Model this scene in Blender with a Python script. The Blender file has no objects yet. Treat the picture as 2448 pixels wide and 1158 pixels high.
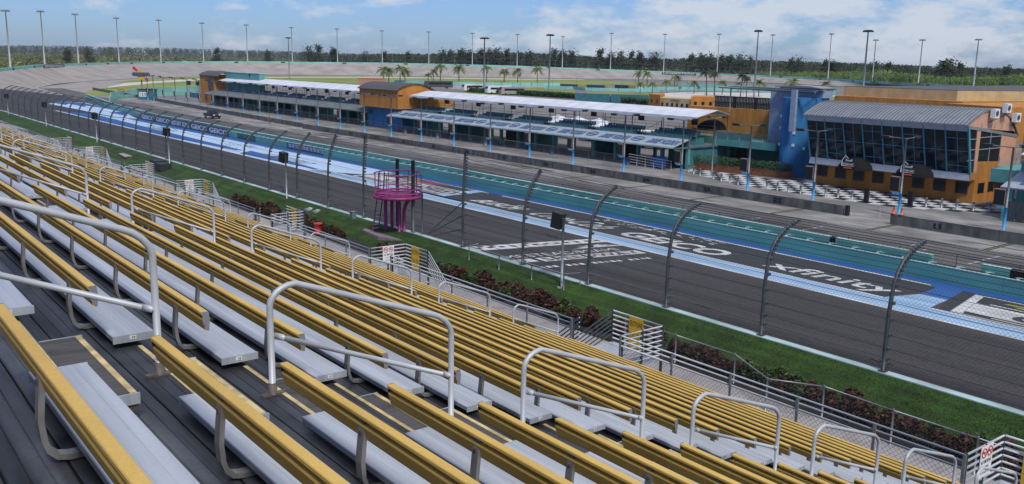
import bpy, math, random
from mathutils import Vector, Matrix
import numpy as np
random.seed(7)
rng = np.random.default_rng(7)
R = math.radians
SC = bpy.context.scene
COL = SC.collection

# ------------------------------------------------------------------ camera
EYE = Vector((0.0, 0.0, 14.0))
_ax = Vector((0.78797, 0.108395, -0.606097))       # world X, Y, Z seen from the camera
_ay = Vector((-0.615482, 0.165652, -0.770546))
_az = Vector((0.016878, 0.980209, 0.197244))
_f = 2158.34
cam_d = bpy.data.cameras.new('camera')
cam_d.sensor_width = 36; cam_d.lens = _f/2448*36
cam_d.clip_start = 0.05; cam_d.clip_end = 12000
cam = bpy.data.objects.new('camera', cam_d); COL.objects.link(cam)
m3 = Matrix((_ax, _ay, _az))
cam.matrix_world = Matrix.Translation(EYE) @ m3.to_4x4()
SC.camera = cam

def ray(px, py):
    return m3 @ Vector((px-1224.0, -(py-579.0), -_f))
def survey(px, py, z=0.0):                 # sight line meets a level plane: where a thing stands
    d = ray(px, py); t = (z-EYE.z)/d.z
    return EYE + d*t
def sight(px, py, dist):                   # sight line at a horizontal distance
    d = ray(px, py); t = dist/math.hypot(d.x, d.y)
    return EYE + d*t

# ------------------------------------------------------------------ world, sun, exposure
SUN_EL, SUN_AZ = R(54), R(204)             # azimuth measured clockwise from +Y
W = bpy.data.worlds.new('World'); SC.world = W; W.use_nodes = True
nt = W.node_tree; N = nt.nodes; Lk = nt.links; N.clear()
out = N.new('ShaderNodeOutputWorld'); bg = N.new('ShaderNodeBackground'); bg.inputs[1].default_value = 0.15
sky = N.new('ShaderNodeTexSky'); sky.sky_type = 'NISHITA'; sky.sun_disc = False
sky.sun_elevation = SUN_EL; sky.sun_rotation = SUN_AZ; sky.dust_density = 0.6; sky.air_density = 1.0; sky.ozone_density = 2.2
tc = N.new('ShaderNodeTexCoord')
def wmath(op, a, b=None, c=None, clamp=False):
    n = N.new('ShaderNodeMath'); n.operation = op; n.use_clamp = clamp
    for i, v in enumerate((a, b, c)):
        if v is None: continue
        if isinstance(v, (int, float)): n.inputs[i].default_value = v
        else: Lk.new(v, n.inputs[i])
    return n.outputs[0]
mp = N.new('ShaderNodeMapping'); mp.inputs['Scale'].default_value = (1, 1, 2.6)
mp.inputs['Location'].default_value = (0.35, 0.2, 0.0)
Lk.new(tc.outputs['Generated'], mp.inputs['Vector'])
n1 = N.new('ShaderNodeTexNoise'); n1.inputs['Scale'].default_value = 11; n1.inputs['Detail'].default_value = 9; n1.inputs['Roughness'].default_value = 0.62
n2 = N.new('ShaderNodeTexNoise'); n2.inputs['Scale'].default_value = 2.1; n2.inputs['Detail'].default_value = 4
Lk.new(mp.outputs[0], n1.inputs['Vector']); Lk.new(mp.outputs[0], n2.inputs['Vector'])
sep = N.new('ShaderNodeSeparateXYZ'); Lk.new(tc.outputs['Generated'], sep.inputs[0])
# more cloud towards the south-east side of the sky, thinner to the north
side = wmath('SUBTRACT', wmath('MULTIPLY', sep.outputs[0], 0.21), wmath('MULTIPLY', sep.outputs[1], 0.10))
low = wmath('MULTIPLY', wmath('SUBTRACT', 0.06, sep.outputs[2], clamp=False), 0.9)
low = wmath('MAXIMUM', low, -0.12)
cov = wmath('ADD', wmath('ADD', wmath('MULTIPLY', n1.outputs[0], 0.75), wmath('MULTIPLY', n2.outputs[0], 0.35)), side)
cov = wmath('SUBTRACT', cov, low)
cr = N.new('ShaderNodeValToRGB'); cr.color_ramp.elements[0].position = 0.56; cr.color_ramp.elements[1].position = 0.68
cr.color_ramp.elements[0].color = (0, 0, 0, 1); cr.color_ramp.elements[1].color = (1, 1, 1, 1)
Lk.new(cov, cr.inputs[0])
tint = N.new('ShaderNodeMix'); tint.data_type = 'RGBA'; tint.blend_type = 'MULTIPLY'; tint.inputs[0].default_value = 1.0
Lk.new(sky.outputs[0], tint.inputs[6]); tint.inputs[7].default_value = (0.265, 0.365, 0.60, 1)
mixc = N.new('ShaderNodeMix'); mixc.data_type = 'RGBA'
Lk.new(wmath('MULTIPLY', cr.outputs[0], 0.85), mixc.inputs[0]); Lk.new(tint.outputs[2], mixc.inputs[6]); mixc.inputs[7].default_value = (3.2, 3.45, 3.85, 1)
Lk.new(mixc.outputs[2], bg.inputs[0]); Lk.new(bg.outputs[0], out.inputs[0])

sd = bpy.data.lights.new('sun', 'SUN'); sd.energy = 2.2; sd.angle = R(10); sd.color = (1.0, 0.965, 0.92)
so = bpy.data.objects.new('sun', sd); COL.objects.link(so)
sv = Vector((math.sin(SUN_AZ)*math.cos(SUN_EL), math.cos(SUN_AZ)*math.cos(SUN_EL), math.sin(SUN_EL)))
so.rotation_euler = sv.to_track_quat('Z', 'Y').to_euler(); so.location = (0, 0, 60)
SC.view_settings.view_transform = 'Standard'; SC.view_settings.look = 'None'
SC.view_settings.exposure = 0.42; SC.view_settings.gamma = 1.0; SC.view_settings.use_curve_mapping = False
SC.render.engine = 'CYCLES'

# ------------------------------------------------------------------ materials
MATS = {}
def mat(name, col, rough=0.7, metal=0.0, var=0.12, scale=3.0, bump=0.0, bscale=40.0, stretch=None, col2=None, coat=0.0, detail=6, lo=0.35, hi=0.65, dirt=0.0, dscale=1.0, dstretch=None, speck=0.0, sscale=60.0):
    if name in MATS: return MATS[name]
    m = bpy.data.materials.new(name); m.use_nodes = True
    t = m.node_tree; b = t.nodes['Principled BSDF']
    b.inputs['Roughness'].default_value = rough; b.inputs['Metallic'].default_value = metal
    if coat: b.inputs['Coat Weight'].default_value = coat
    g = t.nodes.new('ShaderNodeNewGeometry')
    mpn = t.nodes.new('ShaderNodeMapping'); mpn.inputs['Scale'].default_value = stretch or (1, 1, 1)
    t.links.new(g.outputs['Position'], mpn.inputs['Vector'])
    if var or col2:
        no = t.nodes.new('ShaderNodeTexNoise'); no.inputs['Scale'].default_value = scale; no.inputs['Detail'].default_value = detail
        t.links.new(mpn.outputs[0], no.inputs['Vector'])
        r = t.nodes.new('ShaderNodeValToRGB'); r.color_ramp.elements[0].position = lo; r.color_ramp.elements[1].position = hi
        c2 = col2 or tuple(min(1, c*(1+var)) for c in col)
        c1 = col if col2 else tuple(c*(1-var) for c in col)
        r.color_ramp.elements[0].color = (*c1, 1); r.color_ramp.elements[1].color = (*c2, 1)
        t.links.new(no.outputs[0], r.inputs[0]); last = r.outputs[0]
        for amt, sc_, str_, l_, h_ in ((dirt, dscale, dstretch or (1, 1, 1), .40, .62), (speck, sscale, (1, 1, 1), .40, .60)):
            if not amt: continue
            m2 = t.nodes.new('ShaderNodeMapping'); m2.inputs['Scale'].default_value = str_; t.links.new(g.outputs['Position'], m2.inputs['Vector'])
            n2_ = t.nodes.new('ShaderNodeTexNoise'); n2_.inputs['Scale'].default_value = sc_; n2_.inputs['Detail'].default_value = 7; t.links.new(m2.outputs[0], n2_.inputs['Vector'])
            r2_ = t.nodes.new('ShaderNodeValToRGB'); r2_.color_ramp.elements[0].position = l_; r2_.color_ramp.elements[1].position = h_
            k_ = 1-amt; r2_.color_ramp.elements[0].color = (k_, k_*.985, k_*.96, 1); r2_.color_ramp.elements[1].color = (1, 1, 1, 1)
            t.links.new(n2_.outputs[0], r2_.inputs[0])
            mx = t.nodes.new('ShaderNodeMix'); mx.data_type = 'RGBA'; mx.blend_type = 'MULTIPLY'; mx.inputs[0].default_value = 1
            t.links.new(last, mx.inputs[6]); t.links.new(r2_.outputs[0], mx.inputs[7]); last = mx.outputs[2]
        t.links.new(last, b.inputs['Base Color'])
    else:
        b.inputs['Base Color'].default_value = (*col, 1)
    if bump:
        n = t.nodes.new('ShaderNodeTexNoise'); n.inputs['Scale'].default_value = bscale; n.inputs['Detail'].default_value = 3
        t.links.new(mpn.outputs[0], n.inputs['Vector'])
        bp = t.nodes.new('ShaderNodeBump'); bp.inputs['Strength'].default_value = bump; bp.inputs['Distance'].default_value = 0.02
        t.links.new(n.outputs[0], bp.inputs['Height']); t.links.new(bp.outputs[0], b.inputs['Normal'])
    MATS[name] = m
    return m

def chain_mat(name, col, size, wire):       # woven wire: alpha diamonds in the object's own u (length) / v (height) layout
    m = bpy.data.materials.new(name); m.use_nodes = True; t = m.node_tree
    b = t.nodes['Principled BSDF']; b.inputs['Base Color'].default_value = (*col, 1); b.inputs['Roughness'].default_value = 0.6; b.inputs['Metallic'].default_value = 0.2
    uv = t.nodes.new('ShaderNodeUVMap'); s = t.nodes.new('ShaderNodeSeparateXYZ'); t.links.new(uv.outputs[0], s.inputs[0])
    def M(op, a, bb=None):
        n = t.nodes.new('ShaderNodeMath'); n.operation = op
        for i, v in enumerate((a, bb)):
            if v is None: continue
            if isinstance(v, (int, float)): n.inputs[i].default_value = v
            else: t.links.new(v, n.inputs[i])
        return n.outputs[0]
    u, v = s.outputs[0], s.outputs[1]
    def line(e):
        fr = M('FRACT', M('DIVIDE', e, size))
        return M('LESS_THAN', fr, wire/size)
    a = M('MAXIMUM', line(M('ADD', u, v)), line(M('SUBTRACT', M('ADD', u, 1000.0), v)))
    t.links.new(a, b.inputs['Alpha'])
    MATS[name] = m; return m

alu      = mat('seat_aluminium', (0.48, 0.515, 0.58), 0.42, 0.3, 0.12, 1.3, stretch=(13, 0.30, 1), detail=3, dirt=.16, dscale=1.2, dstretch=(2, .3, 1), speck=.04, sscale=45)
alu_edge = mat('seat_edge_aluminium', (0.30, 0.31, 0.34), 0.45, 0.4, 0.12, 5)
alu_dark = mat('weathered_aluminium', (0.22, 0.215, 0.21), 0.5, 0.4, 0.25, 9, stretch=(1, 1, .6))
yell     = mat('yellow_backrest_paint', (0.62, 0.405, 0.095), 0.55, 0, 0.10, 2.2, stretch=(1, .5, 1), bump=.15, bscale=90, dirt=.13, dscale=1.3, dstretch=(2, .4, 2), speck=.07, sscale=55)
nose     = mat('worn_yellow_nosing', (0.50, 0.39, 0.19), 0.7, 0, 0.3, 6, stretch=(1, 1, 1))
deckm    = mat('stained_deck_aluminium', (0.020, 0.020, 0.022), 0.5, 0.2, 0, 1.5, stretch=(5, .30, 1), col2=(0.115, 0.125, 0.15), lo=.36, hi=.72, detail=8, dirt=.5, dscale=.9, dstretch=(1.5, .5, 1), speck=.2, sscale=30)
boxm     = mat('step_box_tread', (0.085, 0.078, 0.075), 0.7, 0.1, 0.25, 6, stretch=(1, 12, 1), bump=.4, bscale=60)
railm    = mat('handrail_aluminium', (0.43, 0.445, 0.47), 0.5, 0.2, 0.08, 4)
flange   = mat('cast_flange', (0.12, 0.10, 0.09), 0.7, 0.3, 0.3, 12)
galv     = mat('galvanised_steel', (0.30, 0.32, 0.34), 0.5, 0.5, 0.18, 5)
galvd    = mat('dark_galvanised_post', (0.065, 0.075, 0.085), 0.55, 0.35, 0.3, 6)
cable    = mat('rusty_fence_cable', (0.035, 0.028, 0.027), 0.6, 0.3, 0.3, 3)
black    = mat('black_plastic', (0.010, 0.011, 0.014), 0.5, 0, 0.2, 5)
asph     = mat('track_asphalt', (0.042, 0.038, 0.040), 0.85, 0, 0, 1.1, col2=(0.066, 0.060, 0.062), bump=.5, bscale=30, detail=9, stretch=(1, .02, 1), dirt=.35, dscale=.35, dstretch=(1.6, .12, 1), speck=.45, sscale=7)
asphd    = mat('sealed_dark_asphalt', (0.016, 0.018, 0.023), 0.8, 0, 0, 3, col2=(0.030, 0.032, 0.038), stretch=(3, .2, 1), detail=8, bump=.3, bscale=30)
asphf    = mat('bleached_painted_sun_turn_asphalt', (0.24, 0.212, 0.195), 0.9, 0, 0, .12, col2=(0.33, 0.30, 0.275), detail=8)  # bleached surface, with the sunlight on the turn also painted into the tone
pitasph  = mat('pit_road_asphalt', (0.105, 0.100, 0.100), 0.85, 0, 0, .5, col2=(0.155, 0.148, 0.146), stretch=(1.5, .15, 1), detail=9, bump=.3, bscale=20, dirt=.3, dscale=.25, dstretch=(1, .3, 1), speck=.25, sscale=9)
concm    = mat('pit_concrete', (0.22, 0.21, 0.20), 0.85, 0, 0, .9, col2=(0.36, 0.348, 0.335), stretch=(1, .35, 1), detail=9, dirt=.4, dscale=.3, dstretch=(1, .4, 1), speck=.15, sscale=12)
concw    = mat('stained_wall_concrete', (0.060, 0.058, 0.057), 0.85, 0, 0, 1.4, col2=(0.15, 0.145, 0.14), stretch=(1, 1, .35), detail=8)
tealw    = mat('teal_wall_paint', (0.085, 0.30, 0.285), 0.55, 0.0, 0.16, .5, stretch=(1, .3, 2))
tealt    = mat('pale_teal_paint', (0.36, 0.47, 0.475), 0.7, 0, 0.25, 1.4, stretch=(1, .4, 1))
tealpl   = mat('pale_wall_line', (0.42, 0.60, 0.58), 0.7, 0, 0.2, 2)
tealf    = mat('far_teal_paint', (0.22, 0.50, 0.44), 0.7, 0, 0.15, .15)
tealb    = mat('building_teal_paint', (0.09, 0.29, 0.27), 0.7, 0, 0.12, .7)
whitep   = mat('white_track_paint', (0.60, 0.62, 0.64), 0.75, 0, 0, 4, col2=(0.74, 0.75, 0.76), stretch=(3, .5, 1), dirt=.35, dscale=1.5, dstretch=(1.5, .2, 1), speck=.2, sscale=12)
bluep    = mat('light_blue_track_paint', (0.25, 0.42, 0.63), 0.75, 0, 0, 1.5, col2=(0.36, 0.52, 0.72), stretch=(4, .15, 1), detail=8, dirt=.3, dscale=.8, dstretch=(2, .12, 1))
bluep2   = mat('pale_blue_track_paint', (0.34, 0.48, 0.66), 0.75, 0, 0, .8, col2=(0.50, 0.62, 0.77), stretch=(4, .08, 1), detail=8)
bluem    = mat('mid_blue_track_paint', (0.010, 0.085, 0.29), 0.7, 0, 0.15, 1.5, stretch=(3, .2, 1))
blued    = mat('banner_navy', (0.020, 0.050, 0.115), 0.6, 0, 0.12, 1)
orange   = mat('orange_stucco', (0.50, 0.21, 0.038), 0.85, 0, 0.08, 1.2, bump=.2, bscale=25, dirt=.22, dscale=.9, dstretch=(1, 1, .25))
pinkor   = mat('salmon_stucco', (0.56, 0.29, 0.19), 0.85, 0, 0.08, 1.2, bump=.2, bscale=25)
cream    = mat('cream_stucco', (0.52, 0.39, 0.20), 0.85, 0, 0.08, .6, dirt=.15, dscale=.5, dstretch=(1, 1, .3))
blueb    = mat('blue_stucco', (0.022, 0.17, 0.40), 0.75, 0, 0.10, .8, dirt=.2, dscale=.8, dstretch=(1, 1, .2))
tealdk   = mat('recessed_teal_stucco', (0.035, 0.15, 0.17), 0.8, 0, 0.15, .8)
seamm    = mat('roof_seam_metal', (0.10, 0.11, 0.125), 0.6, 0.3)
metalr   = mat('grey_metal_roof', (0.27, 0.29, 0.32), 0.45, 0.4, 0.14, .8)
roofdk   = mat('dark_shingle_roof', (0.075, 0.075, 0.080), 0.85, 0, 0.2, 3)
slate    = mat('pit_roof_grey', (0.13, 0.145, 0.15), 0.8, 0, 0.2, 1.2, stretch=(1, .3, 1))
fasc     = mat('pale_grey_panel', (0.33, 0.37, 0.42), 0.6, 0.1, 0.08, 2)
canopy   = mat('white_canopy_fabric', (0.62, 0.64, 0.70), 0.75, 0, 0.06, .5, dirt=.15, dscale=.6, dstretch=(.5, 1, 1))
cloth    = mat('black_awning_cloth', (0.004, 0.004, 0.005), 0.95, 0, 0.2, 5)
glassm   = mat('dark_window_glass', (0.010, 0.018, 0.026), 0.08, 0.0, 0, 1)
glassm.node_tree.nodes['Principled BSDF'].inputs['Specular IOR Level'].default_value = 0.28
frameb   = mat('blue_window_frame', (0.06, 0.24, 0.34), 0.5, 0.1, 0.1, 3)
seatt    = mat('teal_plastic_seat', (0.035, 0.13, 0.15), 0.55, 0, 0.25, 3)
magenta  = mat('magenta_tower_paint', (0.30, 0.025, 0.18), 0.5, 0, 0.15, 3, dirt=.35, dscale=2.5, dstretch=(1, 1, .4), speck=.2, sscale=22)
magpad   = mat('pinkish_concrete_pad', (0.20, 0.15, 0.17), 0.85, 0, 0.2, 3)
poleblue = mat('sky_blue_pole_paint', (0.05, 0.32, 0.62), 0.5, 0, 0.12, 5)
polegr   = mat('grey_lamp_pole', (0.15, 0.165, 0.18), 0.5, 0.4, 0.2, 4)
polewh   = mat('pale_light_tower_steel', (0.36, 0.37, 0.38), 0.6, 0.3, 0.1, .2)
signy    = mat('yellow_sign', (0.62, 0.38, 0.02), 0.6, 0, 0.1, 6)
signw    = mat('white_sign', (0.70, 0.70, 0.72), 0.6, 0, 0.04, 6)
redm     = mat('red_paint', (0.50, 0.025, 0.02), 0.5, 0, 0.1, 5)
orangec  = mat('cone_orange', (0.75, 0.10, 0.03), 0.5, 0, 0.05, 5)
soil     = mat('dark_mulch', (0.020, 0.015, 0.012), 0.95, 0, 0.4, 12)
pave     = mat('pale_walk_concrete', (0.30, 0.28, 0.27), 0.85, 0, 0.12, 1.5)
sand     = mat('white_sand', (0.58, 0.55, 0.52), 0.95, 0, 0, .10, col2=(0.42, 0.40, 0.37), detail=9)
lotm     = mat('parking_asphalt', (0.16, 0.15, 0.145), 0.9, 0, 0.22, .08, detail=8)
grassf   = mat('infield_turf_painted_sun', (0.13, 0.17, 0.028), 0.95, 0, 0, .035, col2=(0.24, 0.27, 0.06), detail=10, stretch=(1, 1, 1))  # sunlight on the infield is put into this bright base colour
field    = mat('scrubland_ground', (0.085, 0.105, 0.035), 0.95, 0, 0, .012, col2=(0.19, 0.19, 0.08), detail=12)
grassn   = mat('verge_turf_painted_shade', (0.018, 0.050, 0.004), 0.95, 0, 0, .8, col2=(0.042, 0.098, 0.009), detail=9, bump=.6, bscale=14, dirt=.4, dscale=1.0, dstretch=(2.2, .12, 1), speck=.3, sscale=16)  # cloud shadow over the near side is put into this dark base colour
tire1    = mat('blue_tyre_barrier', (0.012, 0.040, 0.12), 0.7, 0, 0.2, 1)
tire2    = mat('yellow_tyre_barrier', (0.45, 0.30, 0.04), 0.7, 0, 0.2, 1)
truckp   = mat('dark_truck_paint', (0.012, 0.022, 0.035), 0.25, 0.2, 0.1, 3, coat=.5)
skin     = mat('skin', (0.30, 0.15, 0.10), 0.6, 0, 0.05, 5)
shirt    = mat('brown_shirt', (0.13, 0.06, 0.045), 0.9, 0, 0.1, 9)
trous    = mat('grey_trousers', (0.07, 0.075, 0.085), 0.9, 0, 0.1, 9)
leafc    = mat('casuarina_leaf', (0.022, 0.036, 0.018), 0.9, 0, 0, .25, col2=(0.050, 0.070, 0.030))
leafb    = mat('bright_bush_leaf', (0.07, 0.13, 0.02), 0.9, 0, 0, .1, col2=(0.18, 0.27, 0.05))
leafs    = mat('scrub_leaf', (0.055, 0.075, 0.022), 0.9, 0, 0, .03, col2=(0.20, 0.20, 0.07))
leafp    = mat('palm_leaf', (0.045, 0.075, 0.016), 0.7, 0, 0, .4, col2=(0.16, 0.19, 0.035))
leafh    = mat('hedge_leaf', (0.010, 0.032, 0.008), 0.8, 0, 0, 2, col2=(0.035, 0.085, 0.018))
leafr    = mat('red_croton_leaf', (0.016, 0.005, 0.004), 0.7, 0, 0, 3, col2=(0.065, 0.014, 0.010), lo=.4, hi=.7)
leafg    = mat('green_croton_leaf', (0.018, 0.042, 0.008), 0.7, 0, 0, 3, col2=(0.055, 0.090, 0.015))
leafo    = mat('orange_croton_leaf', (0.11, 0.030, 0.010), 0.7, 0, 0.3, 8)
bark     = mat('bark', (0.10, 0.085, 0.07), 0.9, 0, 0.25, 4)
chainc   = chain_mat('catch_fence_wire', (0.05, 0.055, 0.06), 0.17, 0.009)
chaing   = chain_mat('galvanised_chain_link', (0.06, 0.065, 0.07), 0.13, 0.0095)
chainf   = chain_mat('pit_chain_link', (0.10, 0.11, 0.11), 0.16, 0.02)

# ------------------------------------------------------------------ mesh helpers
class MB:
    def __init__(s): s.v = []; s.f = []; s.m = []; s.uv = None; s.sm = []
    def face(s, pts, mi=0, sm=False):
        i = len(s.v); s.v += [tuple(p) for p in pts]; s.f.append(tuple(range(i, i+len(pts)))); s.m.append(mi); s.sm.append(sm); return s
    def box(s, x0, y0, z0, x1, y1, z1, mi=0):
        i = len(s.v)
        s.v += [(x0,y0,z0),(x1,y0,z0),(x1,y1,z0),(x0,y1,z0),(x0,y0,z1),(x1,y0,z1),(x1,y1,z1),(x0,y1,z1)]
        for q in ((0,3,2,1),(4,5,6,7),(0,1,5,4),(1,2,6,5),(2,3,7,6),(3,0,4,7)):
            s.f.append(tuple(i+a for a in q)); s.m.append(mi); s.sm.append(False)
        return s
    def obox(s, c, ux, uy, uz, mi=0):       # oriented box: centre and three half-vectors
        c, ux, uy, uz = Vector(c), Vector(ux), Vector(uy), Vector(uz); i = len(s.v)
        for a, b, d in ((-1,-1,-1),(1,-1,-1),(1,1,-1),(-1,1,-1),(-1,-1,1),(1,-1,1),(1,1,1),(-1,1,1)):
            s.v.append(tuple(c+ux*a+uy*b+uz*d))
        for q in ((0,3,2,1),(4,5,6,7),(0,1,5,4),(1,2,6,5),(2,3,7,6),(3,0,4,7)):
            s.f.append(tuple(i+a for a in q)); s.m.append(mi); s.sm.append(False)
        return s
    def prism(s, poly, a, b, axis='y', mi=0, caps=True):   # poly in the plane across the axis
        n = len(poly); i = len(s.v)
        def P(p, t): return (p[0], t, p[1]) if axis == 'y' else ((t, p[0], p[1]) if axis == 'x' else (p[0], p[1], t))
        s.v += [P(p, a) for p in poly] + [P(p, b) for p in poly]
        for k in range(n):
            s.f.append((i+k, i+(k+1) % n, i+n+(k+1) % n, i+n+k)); s.m.append(mi); s.sm.append(False)
        if caps:
            s.f.append(tuple(i+k for k in range(n))[::-1]); s.m.append(mi); s.sm.append(False)
            s.f.append(tuple(i+n+k for k in range(n))); s.m.append(mi); s.sm.append(False)
        return s
    def tube(s, path, r, n=6, mi=0, cap=True, closed=False):
        P = [Vector(p) for p in path]; m = len(P)
        rs = r if isinstance(r, (list, tuple)) else [r]*m
        i0 = len(s.v); up = None
        for k in range(m):
            if closed: d = P[(k+1) % m]-P[k-1]
            else: d = P[min(k+1, m-1)]-P[max(k-1, 0)]
            d.normalize()
            if up is None:
                up = Vector((0, 0, 1)) if abs(d.z) < .9 else Vector((1, 0, 0))
            a = d.cross(up).normalized(); bb = a.cross(d).normalized(); up = bb
            for j in range(n):
                t = 2*math.pi*j/n
                s.v.append(tuple(P[k]+(a*math.cos(t)+bb*math.sin(t))*rs[k]))
        for k in range(m if closed else m-1):
            k2 = (k+1) % m
            for j in range(n):
                s.f.append((i0+k*n+j, i0+k*n+(j+1) % n, i0+k2*n+(j+1) % n, i0+k2*n+j)); s.m.append(mi); s.sm.append(True)
        if cap and not closed:
            s.f.append(tuple(i0+j for j in range(n))); s.m.append(mi); s.sm.append(False)
            s.f.append(tuple(i0+(m-1)*n+j for j in range(n))[::-1]); s.m.append(mi); s.sm.append(False)
        return s
    def rectsweep(s, path, hw, hy, mi=0):    # path in x,z (swept bar, width along y)
        i0 = len(s.v); m = len(path)
        for k in range(m):
            a = Vector(path[max(k-1, 0)]); b = Vector(path[min(k+1, m-1)]); d = (b-a).normalized(); nn = Vector((-d.y, d.x))
            x, z = path[k][0], path[k][1]
            for sx, sy in ((-1,-1),(1,-1),(1,1),(-1,1)):
                s.v.append((x+nn.x*hw*sx, hy*sy, z+nn.y*hw*sx))
        for k in range(m-1):
            for j in range(4):
                s.f.append((i0+k*4+j, i0+k*4+(j+1) % 4, i0+k*4+4+(j+1) % 4, i0+k*4+4+j)); s.m.append(mi); s.sm.append(False)
        s.f.append((i0, i0+1, i0+2, i0+3)); s.m.append(mi); s.sm.append(False)
        e = i0+(m-1)*4; s.f.append((e+3, e+2, e+1, e)); s.m.append(mi); s.sm.append(False)
        return s
    def cyl(s, c, r, h, n=12, mi=0, r2=None):
        r2 = r if r2 is None else r2
        return s.tube([c, (c[0], c[1], c[2]+h)], [r, r2], n, mi)

ORG = {}
def meshof(mb, name, mats, org=(0, 0, 0)):
    me = bpy.data.meshes.new(name)
    o = Vector(org)
    me.from_pydata([(v[0]-o[0], v[1]-o[1], v[2]-o[2]) for v in mb.v], [], mb.f)
    if not isinstance(mats, (list, tuple)): mats = [mats]
    for m in mats: me.materials.append(m)
    if len(mats) > 1: me.polygons.foreach_set('material_index', mb.m)
    me.polygons.foreach_set('use_smooth', mb.sm)
    if mb.uv:
        uvl = me.uv_layers.new(name='UVMap')
        flat = []
        for f in mb.f:
            for i in f: flat += mb.uv[i]
        uvl.data.foreach_set('uv', flat)
    return me
def link(name, me, parent=None):
    o = bpy.data.objects.new(name, me); COL.objects.link(o)
    if parent is not None: o.parent = parent
    return o
def tag(o, label, cat, group=None, kind=None):
    if label: o['label'] = label
    if cat: o['category'] = cat
    if group: o['group'] = group
    if kind: o['kind'] = kind
    return o
def thing(name, label, cat, loc=(0, 0, 0), group=None):
    o = bpy.data.objects.new(name, None); COL.objects.link(o); o.location = loc; o.empty_display_size = .3
    ORG[o] = Vector(loc); return tag(o, label, cat, group)
def part(name, mb, mats, parent, kind=None, label=None):       # vertices authored in world coordinates
    org = ORG[parent]; o = link(name, meshof(mb, name, mats, org), parent); ORG[o] = org
    if kind: o['kind'] = kind
    if label: o['label'] = label
    return o
def solo(name, mb, mats, label, cat, group=None, kind=None, loc=None):
    lo = loc if loc is not None else tuple(sum(v[i] for v in mb.v[:64])/len(mb.v[:64]) for i in range(3))
    o = link(name, meshof(mb, name, mats, lo)); o.location = lo; ORG[o] = Vector(lo)
    return tag(o, label, cat, group, kind)
def struct(name, mb, mats):
    o = link(name, meshof(mb, name, mats)); o['kind'] = 'structure'; ORG[o] = Vector((0, 0, 0)); return o
def kids(o): return [c for c in o.children]
def dup(o, loc=None, rz=None, label=None, parent=None, scale=None):
    ch = KIDS[o] if o in KIDS else list(o.children)
    KIDS[o] = ch
    c = o.copy(); COL.objects.link(c)
    if parent is not None: c.parent = parent
    if loc is not None: c.location = loc
    if rz is not None: c.rotation_euler = (0, 0, rz)
    if scale is not None: c.scale = (scale, scale, scale)
    if label: c['label'] = label
    for k in ch: dup(k, parent=c)
    return c
KIDS = {}

def textmesh(txt, w=None, h=1.0, bold=0.0, shear=0.0, align='LEFT', extrude=0.0):
    """flat letters: x right, y up, origin at lower left; returns verts, faces"""
    cu = bpy.data.curves.new('t', 'FONT'); cu.body = txt; cu.size = 1.0; cu.offset = bold; cu.shear = shear; cu.resolution_u = 3; cu.extrude = extrude
    ob = bpy.data.objects.new('t', cu); COL.objects.link(ob)
    dg = bpy.context.evaluated_depsgraph_get(); me = bpy.data.meshes.new_from_object(ob.evaluated_get(dg))
    V = [v.co.copy() for v in me.vertices]; F = [tuple(p.vertices) for p in me.polygons]
    bpy.data.objects.remove(ob); bpy.data.curves.remove(cu); bpy.data.meshes.remove(me)
    x0 = min(v.x for v in V); x1 = max(v.x for v in V); y0 = min(v.y for v in V); y1 = max(v.y for v in V)
    sx = (w/(x1-x0)) if w else h/(y1-y0); sy = h/(y1-y0)
    return [((v.x-x0)*sx, (v.y-y0)*sy, v.z) for v in V], F
def textmb(txt, o, right, up, w, h, bold=0.0, shear=0.0, mb=None, zf=None, mi=0):
    V, F = textmesh(txt, w, h, bold, shear)
    mb = mb or MB(); i = len(mb.v); o, right, up = Vector(o), Vector(right), Vector(up)
    for x, y, z in V:
        p = o+right*x+up*y
        if zf: p.z = zf(p.x)+p.z
        mb.v.append(tuple(p))
    for f in F: mb.f.append(tuple(i+a for a in f)); mb.m.append(mi); mb.sm.append(False)
    return mb

ORD = ['first','second','third','fourth','fifth','sixth','seventh','eighth','ninth','tenth','eleventh','twelfth','thirteenth','fourteenth','fifteenth','sixteenth','seventeenth','eighteenth','nineteenth','twentieth','twenty-first','twenty-second','twenty-third','twenty-fourth','twenty-fifth','twenty-sixth','twenty-seventh','twenty-eighth','twenty-ninth','thirtieth','thirty-first','thirty-second','thirty-third','thirty-fourth','thirty-fifth','thirty-sixth','thirty-seventh','thirty-eighth','thirty-ninth','fortieth']+['forty-'+w for w in ('first','second','third','fourth','fifth','sixth','seventh','eighth','ninth')]

# ================================================================== SETTING
def sheet(name, poly, z, m, zf=None):
    mb = MB(); mb.face([(p[0], p[1], (zf(p[0]) if zf else 0)+z) for p in poly])
    return struct(name, mb, m)
def px(poly, z=0.0):
    return [(survey(a, b, z).x, survey(a, b, z).y) for a, b in poly]

g = MB(); g.face([(-5000, -3000, -0.35), (9000, -3000, -0.35), (9000, 9000, -0.35), (-5000, 9000, -0.35)])
struct('ground', g, field)
# infield slab (flat ground inside the oval)
INF = [(59.5, -60), (400, -60), (560, 330), (585, 440), (580, 512), (540, 552), (500, 584), (450, 604), (376, 658), (320, 678), (272, 670), (215, 611), (152, 554), (116, 503), (75.5, 408), (71, 334), (64, 262), (60, 210)]
sheet('infield_pavement', INF, -0.012, lotm)
BK = 0.06
def tz(x): return BK*(58.7-x) if x < 58.7 else 0.0

# front straight
t = MB()
ys = list(range(-60, 211, 15))
for a, b in zip(ys[:-1], ys[1:]):
    t.face([(31.9, a, tz(31.9)), (58.7, a, 0), (58.7, b, 0), (31.9, b, tz(31.9))])
    t.face([(58.7, a, 0), (60, a, 0), (60, b, 0), (58.7, b, 0)])
struct('race_track', t, asph)
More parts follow.
